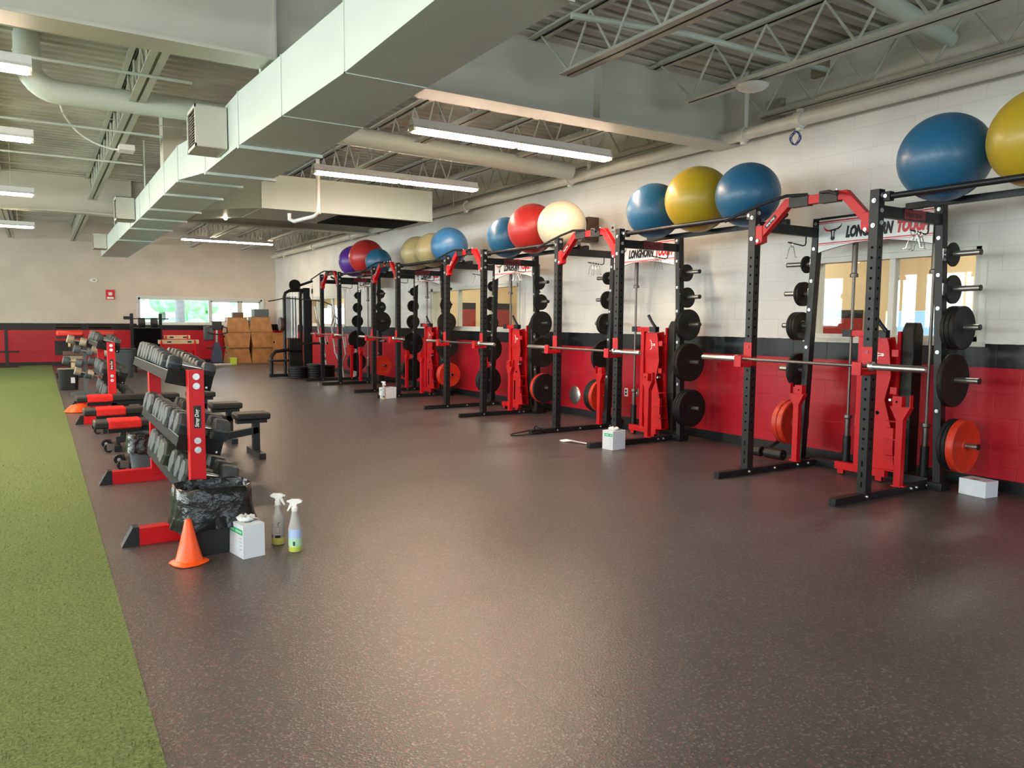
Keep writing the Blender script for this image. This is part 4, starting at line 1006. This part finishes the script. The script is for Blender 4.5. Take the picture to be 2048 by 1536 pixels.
# ---------------------------------------------------------------- wipes boxes
def wipes(x, y, rz, label, wx, wy, h, green=True, flap=True, scale=1):
    t = thing('wipes_box', label, 'box', (x, y, 0), rz)
    MB().bb((-wx/2, -wy/2, 0), (wx/2, wy/2, h), 'board').build('carton', t, bevel=.001)
    if green:
        q = MB(); q.bb((-wx/2-.0008, -wy/2+.008, h*.70), (-wx/2, wy/2-.03, h*.86), 'green'); g = q.build('green_band', t)
        q = MB()
        for y_a, y_b in ((wy/2-.045, wy/2-.095), (wy/2-.115, -wy/2+.02)): q.bb((-wx/2-.0014, y_b, h*.745), (-wx/2-.0008, y_a, h*.815), 'greenlabel')
        q.build('band_print', g)
        q = MB()
        for i in range(4): q.bb((-wx/2-.0008, -wy/2+.02, h*(.58-.11*i)), (-wx/2, -wy/2+.05, h*(.58-.11*i)+.004), 'grey_ink')
        q.bb((-wx/2-.0008, .03, h*.26), (-wx/2, wy/2-.035, h*.27), 'grey_ink'); q.build('print', t)
    q = MB(); q.lathe([(.001, 0), (.035, 0), (.036, .0008), (.001, .0008)], (0, 0, h), 'z', 20, 'ink', 1, 1.4); q.build('opening', t)
    if flap:
        q = MB(); ring = []
        for j, (z, r_) in enumerate(((0, .034), (.016, .046), (.026, .040), (.034, .024), (.024, .010))):
            rn = random.Random(j+3); ring.append([(math.cos(a)*r_*(1+.35*math.sin(3*a+j)), math.sin(a)*r_*1.3*(1+.3*math.cos(2*a+j)), h+z+.006*math.sin(5*a+j)) for a in [2*PI*i/24 for i in range(24)]])
        q.loft(ring, 'paper', cap=False)
        q.add([(-.02, -.05, h+.028), (.03, -.055, h+.022), (wx/2+.012, -.03, h-.002), (wx/2+.014, .012, h+.002), (.02, .04, h+.03)], [(0, 1, 2, 3, 4)], 'paper')
        q.add([(wx/2+.012, -.03, h-.002), (wx/2+.013, -.022, h-.075), (wx/2+.015, .0, h-.062), (wx/2+.014, .012, h+.002)], [(0, 1, 2, 3)], 'paper')
        q.build('wipe_sheet', t, sharp=60)
    return t
wipes(1.019, 4.652, .19, 'white wipes box with a green band, between the orange cone and spray bottles', .133, .222, .20)
wipes(5.42, 6.52, .12, 'white wipes box with a hanging sheet, at the foot of the second power rack', .20, .16, .21)
wipes(5.36, 12.86, .3, 'small white wipes box standing at the near foot of the fourth power rack', .26, .17, .20, True, False)
t = thing('cardboard_box', 'white open carton on the floor by the wall, right of the nearest rack', 'box', (6.60, 3.22, 0), -.12)
MB().bb((-.08, -.115, 0), (.08, .115, .135), 'board').build('carton', t, bevel=.002); MB().bb((-.079, -.02, .135), (-.01, .03, .1365), 'tan').build('tape', t)
o = MB().loft([[(x, y, .003+h_), (x+.006, y+.09+h_, .003+h_*1.2), (x+.006, y+.09+h_, .012+h_), (x, y, .012+h_)] for x, y, h_ in ((0, 0, 0), (.04, -.10, .02), (.09, -.22, .01), (.16, -.35, .0))], 'paper').build('paper_towel', None, (5.20, 7.17, 0)); tag(o, 'crumpled white paper towel on the floor left of the second rack foot', 'paper towel')
# resistance band and mat on the rack foot
t = thing('resistance_band', 'black rubber band looped around the far foot of the second power rack', 'band', (RX-.40, RY[1]+RW, 0))
b = MB(); pts = [(-.28+.30*(1-math.cos(a))/2*1.6, .10*math.sin(a), .012+.05*max(0, math.sin(a/2))**4) for a in [i*2*PI/24 for i in range(24)]]; b.tube(pts, .008, 'rubber_black', 8, True); b.build('band', t)
MB().tube([(.18, -.05, .02), (.12, -.06, .075), (.08, 0, .10), (.10, .06, .07), (.14, .07, .015)], .009, 'rubber_black', 8).build('loop', t)

# ---------------------------------------------------------------- spray bottles
def bottle(x, y, label, rz, fluid, lv, second):
    t = thing('spray_bottle', label, 'spray bottle', (x, y, 0), rz)
    R_ = .039; pr = [(.001, 0), (R_*.9, 0), (R_, .006), (R_, .155), (R_*.93, .172), (.024, .20), (.019, .225), (.019, .236), (.0225, .240), (.0225, .247), (.016, .252), (.001, .252)] if not second else \
             [(.001, 0), (R_*.9, 0), (R_, .006), (R_, .145), (R_*.9, .162), (.028, .19), (.019, .235), (.017, .252), (.001, .252)]
    MB().lathe(pr, n=28, k='bottle').build('bottle_body', t, sharp=50)
    MB().lathe([(.001, .003), (R_+.0004, .004), (R_+.0004, lv), (.001, lv)], n=28, k=fluid).build('fluid', t)
    b = MB(); b.lathe([(.019, .248), (.0195, .272), (.013, .276), (.001, .276)], n=20, k='white')
    b.prism([(-.034, .300), (-.036, .314), (-.020, .322), (.030, .322), (.048, .310), (.042, .300), (.016, .292), (.012, .274), (-.012, .274), (-.014, .290)], 'y', -.010, .010, 'white'); b.build('spray_head', t, bevel=.002)
    MB().prism([(-.018, .296), (-.030, .292), (-.046, .250), (-.040, .247), (-.022, .272), (-.012, .286)], 'y', -.006, .006, 'white').build('trigger', t, bevel=.001)
    MB().cyl((-.036, 0, .308), (-.046, 0, .307), .007, 'white', 10).build('nozzle', t)
    if second:
        q = MB(); q.lathe([(R_+.0008, .085), (R_+.0008, .142)], n=28, k='bluelabel'); q.build('label_band', t); q = MB(); q.lathe([(R_+.0008, .035), (R_+.0008, .085)], n=28, k='greenlabel'); q.build('label_band', t)
        q = MB()
        for i in range(7): a = -2.15-rz+.045*i; q.box(((R_+.0015)*math.cos(a), (R_+.0015)*math.sin(a), .055), (.0012, .0010, .026), 'ink', Matrix.Rotation(a, 3, 'Z'))
        q.build('barcode', t)
    else:
        q = MB()
        for a0, a1, z0, z1 in ((-2.35, -1.5, .045, .062), (-3.15, -2.85, .045, .062)):
            for i in range(8):
                a, c = a0-rz+(a1-a0)*i/8, a0-rz+(a1-a0)*(i+1)/8
                q.add([((R_+.0008)*math.cos(v), (R_+.0008)*math.sin(v), z) for v, z in ((a, z0), (c, z0), (c, z1), (a, z1))], [(0, 1, 2, 3)], 'ink')
        for (a0, z0, a1, z1) in ((-2.2, .075, -1.6, .0755), (-2.2, .115, -1.6, .1155), (-2.2, .075, -2.18, .1155), (-1.62, .075, -1.6, .1155), (-1.95, .125, -1.75, .128), (-1.95, .133, -1.8, .136), (-1.9, .14, -1.6, .143)):
            for i in range(5):
                a, c = a0-rz+(a1-a0)*i/5, a0-rz+(a1-a0)*(i+1)/5
                q.add([((R_+.0008)*math.cos(v), (R_+.0008)*math.sin(v), z) for v, z in ((a, z0), (c, z0), (c, z1+.001), (a, z1+.001))], [(0, 1, 2, 3)], 'ink')
        q.build('print', t)
bottle(1.238, 4.755, 'clear spray bottle with black print, behind the wipes box', PI-.55, 'fluid', .045, False)
bottle(1.285, 4.55, 'spray bottle with a blue and green label, right of the other bottle', -.55, 'fluid2', .050, True)

bottle(5.22, 12.72, 'white spray bottle standing by the small wipes box at the fourth rack', 2.2, 'fluid', .02, False)
# ================================================================ far end of the hall
# hex bars leaning on the wall
def hexbar(loc, rot, label, s=1):
    t = thing('hex_bar', label, 'hex bar', loc, 0, 'hex bars leaning at the back', rot=rot)
    P = [(-.34, -.38, 0), (.34, -.38, 0), (.62, 0, 0), (.34, .38, 0), (-.34, .38, 0), (-.62, 0, 0)]
    MB().tube([tuple(c*s for c in p) for p in P], .018, 'silver', 8, True).build('hex_frame', t)
    for d in (-1, 1): MB().cyl((d*.62*s, 0, 0), (d*1.02*s, 0, 0), .025, 'silver', 12).build('sleeve', t)
    for d in (-1, 1): MB().tube([(-.12, d*.38*s, 0), (-.12, d*.38*s, .12), (.12, d*.38*s, .12), (.12, d*.38*s, 0)], .014, 'silver', 8).build('handle', t)
hexbar((6.25, 18.1, .93), (0, PI/2-.14, .0), 'silver hex bar leaning on the wall beside the farthest rack, front one')
hexbar((6.38, 18.55, .86), (.25, PI/2-.10, .2), 'silver hex bar leaning on the wall beside the farthest rack, middle one', .82)
hexbar((6.15, 19.1, .90), (.1, PI/2-.18, -.3), 'silver hex bar nearest the cable machine, leaning on the wall', .85)
for i, y in enumerate((17.6, 17.72, 17.84)):
    o = MB().cyl((6.5, y, 0.02), (6.8, y+.35, 1.05), .022, 'silver', 10).build('steel_bar'); tag(o, 'slanting silver bar under the hex bars, %s of three' % ['nearest', 'middle', 'farthest'][i], 'bar', 'slanting silver bars')
# cable machine
t = thing('cable_machine', 'tall black lat pulldown machine with steel guide rods in the corner', 'cable machine', (5.35, 19.3, 0))
b = MB(); b.tube([(-.08, 0, .0), (-.08, 0, 1.98), (-.05, 0, 2.08), (.05, 0, 2.14), (.4, 0, 2.16)], .04, 'black', 12); b.build('front_column', t)
b = MB(); b.bb((.30, -.05, 0), (.36, .05, 2.2)); b.bb((.40, -.05, 0), (.56, .05, 2.22)); b.build('main_column', t, bevel=.003)
b = MB(); b.tube([(.34, .12, 2.14), (.55, .1, 2.05), (.62, .1, 1.9), (.62, .1, 0)], .035, 'black', 10); b.build('rear_column', t)
b = MB(); b.cyl((.18, -.05, 2.30), (.20, .03, 2.26), .14, 'iron', 20); b.beam((.10, -.02, 2.2), (.64, -.02, 2.40), .05, .06); b.build('pulley_head', t)
for x in (.10, .17, .24): MB().cyl((x, 0, .5), (x, 0, 2.1), .012, 'chrome', 8).build('guide_rod', t)
b = MB()
for i in range(14): b.bb((.02, -.1, .22+i*.052), (.30, .1, .268+i*.052), 'iron')
b.build('weight_stack', t)
MB().bb((-.04, .12, .95), (.28, .14, 2.0), 'board').build('white_shield', t)
MB().tube([(-.5, -.1, 1.86), (-.3, -.1, 1.90), (-.1, -.1, 1.95), (.55, -.1, 1.92), (.9, -.1, 1.88), (1.15, -.1, 1.78)], .014, 'shaft', 8).build('lat_bar', t)
b = MB(); b.cyl((.62, -.05, 2.32), (.62, -.08, 1.95), .006, 'shaft', 6); b.cyl((.62, -.05, 2.2), (.62, -.05, 2.08), .022, 'black', 8); b.build('cable', t)
b = MB(); b.bb((.2, -.12, .78), (1.0, .0, .84), 'pad'); b.build('thigh_pad', t, bevel=.01); MB().bb((-.6, -.6, .38), (-.1, -.35, .43), 'pad').build('seat_pad', t, bevel=.01)
b = MB(); b.tube([(-.5, -.3, .05), (-.5, -.3, .5), (-.4, -.3, .62), (-.1, -.25, .66), (.3, -.2, .66)], .045, 'black', 10); b.bb((-.55, -.35, 0), (.7, -.25, .07)); b.bb((.25, -.6, 0), (.33, .4, .07)); b.build('base_frame', t)
MB().cyl((-.22, -.05, 1.30), (-.16, -.05, 1.30), .17, 'brush', 24).build('round_pad', t)
# plates lying in stacks
for s_, (x, y, n_) in enumerate(((5.30, 18.35, 5), (5.72, 18.25, 6), (6.10, 18.65, 5))):
    for i in range(n_):
        o = bpy.data.objects.new('weight_plate', plate_proto(.45, .055, 'rubber_black')); COL.objects.link(o); o.location = (x+random.uniform(-.01, .01), y+random.uniform(-.01, .01), .0275+.056*i); o.rotation_euler = (PI/2, 0, random.random())
        tag(o, 'black rubber plate lying flat, %s from floor in %s stack by cable machine' % (ORD[i], ['left', 'middle', 'right'][s_]), 'weight plate', 'black plates stacked on the floor')
# plyometric boxes
def plyo(x, y, z, w0, w1, d, h, k, label, side='board'):
    t = thing('plyo_box', label, 'plyo box', (x, y, z))
    b = MB(); b.loft([[(-w0/2, -d/2, 0), (w0/2, -d/2, 0), (w0/2, d/2, 0), (-w0/2, d/2, 0)], [(-w1/2, -d/2+.05, h), (w1/2, -d/2+.05, h), (w1/2, d/2-.05, h), (-w1/2, d/2-.05, h)]], k); b.build('box_body', t, bevel=.004)
    q = MB(); q.bb((-w1/2-.02, -d/2+.03, h-.012), (w1/2+.02, d/2-.03, h+.004), k); q.build('lid', t)
    MB().cyl((-w1/2-.001, 0, h*.7), (-w1/2-.03, 0, h*.7), .03, 'dark', 12).build('hand_hole', t)
YP = 25.45
plyo(5.42, YP, 0, .76, .62, .6, .50, 'ply', 'wooden plyo box on the floor, left stack'); plyo(5.42, YP, .504, .62, .76, .6, .50, 'ply', 'wooden plyo box in the middle of the left stack'); plyo(5.40, YP, 1.01, .74, .58, .55, .46, 'ply', 'wooden plyo box on top of the left stack')
plyo(6.16, YP, 0, .70, .62, .6, .50, 'ply', 'wooden plyo box on the floor, right stack'); plyo(6.16, YP, .504, .62, .72, .6, .50, 'ply', 'wooden plyo box in the middle of the right stack'); plyo(6.12, YP, 1.01, .74, .58, .55, .48, 'ply', 'wooden plyo box on top of the right stack')
o = MB().bb((5.28, 25.3, 1.474), (5.60, 25.55, 1.63), 'brush').build('step_box', bevel=.01); tag(o, 'small brown box on top of the left plyo box stack', 'box')
o = MB().bb((5.92, 25.2, 1.495), (6.38, 25.6, 1.74), 'greyplastic').build('step_box', bevel=.01); tag(o, 'dark grey box on top of the right plyo box stack', 'box')
plyo(6.66, 24.85, 0, .42, .42, .5, .98, 'ply', 'narrow tall wooden box right of the plyo box stacks')
# exercise bike
t = thing('exercise_bike', 'dark exercise bike under the back window, left of the wooden boxes', 'exercise bike', (4.62, 24.6, 0))
b = MB(); b.bb((-.35, -.3, 0), (.38, -.22, .06), 'silver'); b.bb((-.3, .35, 0), (.3, .43, .06), 'black'); b.bb((-.05, -.25, .04), (.05, .4, .1), 'black'); b.build('base', t, bevel=.01)
b = MB(); b.loft([[(-.16, -.22, .08), (.16, -.22, .08), (.16, .1, .08), (-.16, .1, .08)], [(-.13, -.2, .45), (.13, -.2, .45), (.13, .08, .45), (-.13, .08, .45)], [(-.05, -.12, .72), (.05, -.12, .72), (.05, .0, .72), (-.05, .0, .72)]], 'blueplas'); b.build('shroud', t, bevel=.02)
MB().cyl((0, -.1, .7), (0, -.16, 1.15), .03, 'silver', 12).build('mast', t)
b = MB(); b.bb((-.14, -.2, 1.08), (.14, -.12, 1.34), 'binplastic'); b.build('console', t, bevel=.02)
MB().tube([(-.12, -.16, 1.2), (-.27, -.2, 1.15), (-.28, -.3, 1.0), (-.1, -.26, .95), (.1, -.26, .95), (.28, -.3, 1.0), (.27, -.2, 1.15), (.12, -.16, 1.2)], .02, 'black', 8).build('handlebar', t)
b = MB(); b.bb((-.32, .2, .75), (-.02, .28, 1.2), 'greyplastic'); b.build('seat_back', t, bevel=.03)
for s_ in (-1, 1): MB().bb((s_*.2-.06, -.1, .52), (s_*.2+.06, .1, .56), 'black').build('pedal', t)
o = MB().bb((5.0, 24.5, 0), (5.2, 24.7, .22), 'lime').build('foam_block', bevel=.01); tag(o, 'lime green block on the floor between the bike and plyo boxes', 'block')
# red and cream work stands
def stand(y, z, x0, x1, label):
    t = thing('work_stand', label, 'stand', (0, y, 0))
    b = MB(); b.bb((x0, -.02, z-.05), (x1, .02, z+.06), 'lightwood'); bo = b.build('board', t, bevel=.003)
    for f in (.22, .72): MB().bb((x0+(x1-x0)*f, -.024, z-.02), (x0+(x1-x0)*f+.1, -.02, z+.02), 'ink').build('slot', bo)
    for f in (.08, .9):
        x = x0+(x1-x0)*f; b = MB(); b.beam((x, 0, z+.05), (x-.04, -.3, 0), .04, .04, 'red'); b.beam((x, 0, z+.05), (x-.04, .3, 0), .04, .04, 'red'); b.build('leg', t)
    b = MB(); b.bb((x0+.1, -.02, z-.22), (x1-.1, .0, z-.05), 'red'); b.build('panel', t)
stand(22.4, .78, 2.72, 3.75, 'red stand with a cream board, front one beside the black rack'); stand(23.6, .88, 3.02, 3.72, 'red stand with a cream board, rear one under the back window')
# black storage rack with a bar
t = thing('storage_rack', 'black storage unit with a bar and two round pads on top', 'rack', (0, 23.5, 0))
b = MB(); b.bb((2.25, -.25, .25), (2.90, .25, 1.14), 'dark'); b.bb((2.22, -.28, 1.13), (2.95, .28, 1.17), 'black'); b.build('cabinet', t)
for x in (2.20, 2.93):
    b = MB(); b.bb((x-.04, -.05, 0), (x+.04, .05, 1.55)); b.build('upright', t)
b = MB(); b.bb((2.0, -.04, 1.38), (2.2, .04, 1.47)); b.bb((2.2, -.015, 1.39), (3.15, .015, 1.42), 'black'); b.build('top_bar', t)
for x in (2.45, 2.77): MB().cyl((x-.08, 0, 1.29), (x+.08, 0, 1.29), .14, 'binplastic', 20).build('round_pad', t)
# back extension benches with red pads
def ghd(x, y, label):
    t = thing('roman_chair', label, 'exercise bench', (x, y, 0))
    MB().bb((-.28, -.13, .98), (.28, .13, 1.12), 'redfab').build('pad', t, bevel=.04); MB().bb((-.28, -.1, .93), (.28, .1, .98), 'black').build('pad_plate', t)
    b = MB(); b.bb((-.04, -.03, .05), (.04, .03, .95)); b.bb((-.3, -.04, 0), (.3, .04, .06)); b.beam((0, 0, .1), (.0, 1.0, .1), .06, .06); b.bb((-.3, .95, 0), (.3, 1.02, .06)); b.beam((0, .95, .1), (0, .9, 1.15), .06, .06); b.build('frame', t)
    b = MB(); b.cyl((-.26, .9, 1.2), (.26, .9, 1.2), .05, 'pad', 14); b.build('roller', t); MB().bb((-.3, 1.0, .5), (.3, 1.04, .85), 'black').build('foot_plate', t)
ghd(.62, 20.6, 'tall bench with a red pad, nearer the turf behind the black bin'); ghd(1.32, 21.0, 'tall bench with a red pad, right one behind the farther dumbbell rack')
# kettlebell / dumbbell tree beyond the farther rack
t = thing('vertical_dumbbell_tree', 'dark upright rack of round head dumbbells beyond the farther dumbbell rack', 'dumbbell rack', (.80, 15.9, 0))
b = MB()
for x in (-.10, .10): b.bb((x-.03, -.03, 0), (x+.03, .03, 1.05), 'greyplastic')
b.bb((-.35, -.05, 0), (.35, .05, .06), 'greyplastic'); b.build('frame', t)
for i, (dx, z) in enumerate(((-.22, 1.0), (.12, 1.02), (-.12, .82), (.16, .80), (-.3, .62), (.1, .60), (-.12, .42), (.05, .36))):
    tt = thing('dumbbell', '%s round head dumbbell, %s row of the dark upright rack' % ('left' if i % 2 == 0 else 'right', ['top', 'second', 'third', 'lowest'][i//2]), 'dumbbell', (.80+dx, 15.84, z), 0, 'round head dumbbells', rot=(0, .25, 0))
    for s_ in (-1, 1): MB().lathe([(.001, s_*.05), (.07, s_*.05), (.075, s_*.06), (.075, s_*.15), (.06, s_*.16), (.001, s_*.16)][::s_], (0, 0, 0), 'x', 16, 'tan' if i % 3 == 0 else 'greyplastic').build('head', tt)
    MB().cyl((-.06, 0, 0), (.06, 0, 0), .016, 'chrome', 10).build('handle', tt)
t = thing('plastic_tote', 'large slate grey plastic bin behind the farther dumbbell rack', 'bin', (1.66, 20.2, 0))
MB().loft([rrect(0, 0, z, a, a*.8) for z, a in ((0, .22), (.62, .29), (.63, .32), (.67, .32))] , 'greyplastic').build('bin_body', t); MB().bb((-.3, -.26, .67), (.3, .26, .70), 'black').build('lid', t)
t = thing('pedestal_scale', 'cream and wood pedestal behind the black bin', 'stand', (.62, 18.6, 0))
b = MB(); b.bb((-.06, -.06, 0), (.06, .06, .62), 'lightwood'); b.build('post', t); MB().bb((-.2, -.15, .62), (.2, .15, .70), 'brush').build('top', t, bevel=.01); MB().bb((-.15, -.1, .55), (.15, .1, .62), 'tan').build('collar', t)
b = MB(); b.bb((-.03, -.03, .70), (.03, .03, 1.0), 'brush'); b.cyl((-.10, 0, .85), (-.06, 0, .85), .06, 'lightwood', 14); b.build('upper_post', t)
# long dark trolley between tote and storage unit
t = thing('flat_bench', 'dark low bench with a pale edge in front of the end wall', 'bench', (1.75, 22.2, 0))
MB().bb((-.45, -.15, .50), (.45, .15, .56), 'pad').build('pad', t, bevel=.01)
for x in (-.38, .38): MB().bb((x-.03, -.2, 0), (x+.03, .2, .5), 'black').build('leg', t)
# ladder stand far left
t = thing('pull_up_stand', 'thin dark upright with a cross arm by the end wall at the left edge', 'stand', (-.78, 25.6, 0))
MB().bb((-.04, -.04, 0), (.04, .04, 1.08)).build('post', t); MB().bb((-.5, -.03, .42), (.3, .03, .47)).build('cross_arm', t); MB().bb((-.25, -.25, 0), (.25, .25, .05)).build('base', t)
# wall fittings of the back wall
t = thing('fire_alarm', 'small red and white fire alarm on the end wall, left of the window', 'fire alarm', (1.90, YB, 2.13)); MB().bb((-.12, -.03, -.15), (.12, 0, .15), 'signred').build('back_box', t, bevel=.006); MB().bb((-.09, -.036, -.13), (.09, -.03, -.07), 'white').build('white_band', t); MB().bb((-.05, -.05, -.02), (.05, -.03, .07), 'white').build('strobe', t)
t = thing('wall_sounder', 'oval white sounder high on the end wall above the fire alarm', 'sounder', (1.48, YB, 2.55)); MB().lathe([(.001, -.04), (.09, -.035), (.12, 0)], (0, 0, 0), 'y', 24, 'white', 1, .6).build('cover', t); MB().lathe([(.001, -.045), (.04, -.043)], (0, 0, 0), 'y', 20, 'tan', 1, .6).build('grille', t)
t = thing('emergency_lamp', 'tiny lit twin lamp on the roof steel left of the branch duct', 'lamp', (2.75, 13.6, 3.12)); MB().sphere((0, 0, 0), .035, 'tube', 12, 8).build('bulb', t); MB().bb((-.02, 0, 0), (.02, .04, .08), 'tan').build('bracket', t)
# made-up building added outside to tone down the sky in the office windows
o = MB().bb((16, -10, -.2), (16.3, 45, 1.9), 'backdrop_tone').build('backdrop'); tag(o, 'pale blue grey building added to dim the sky in the office windows', 'backdrop')
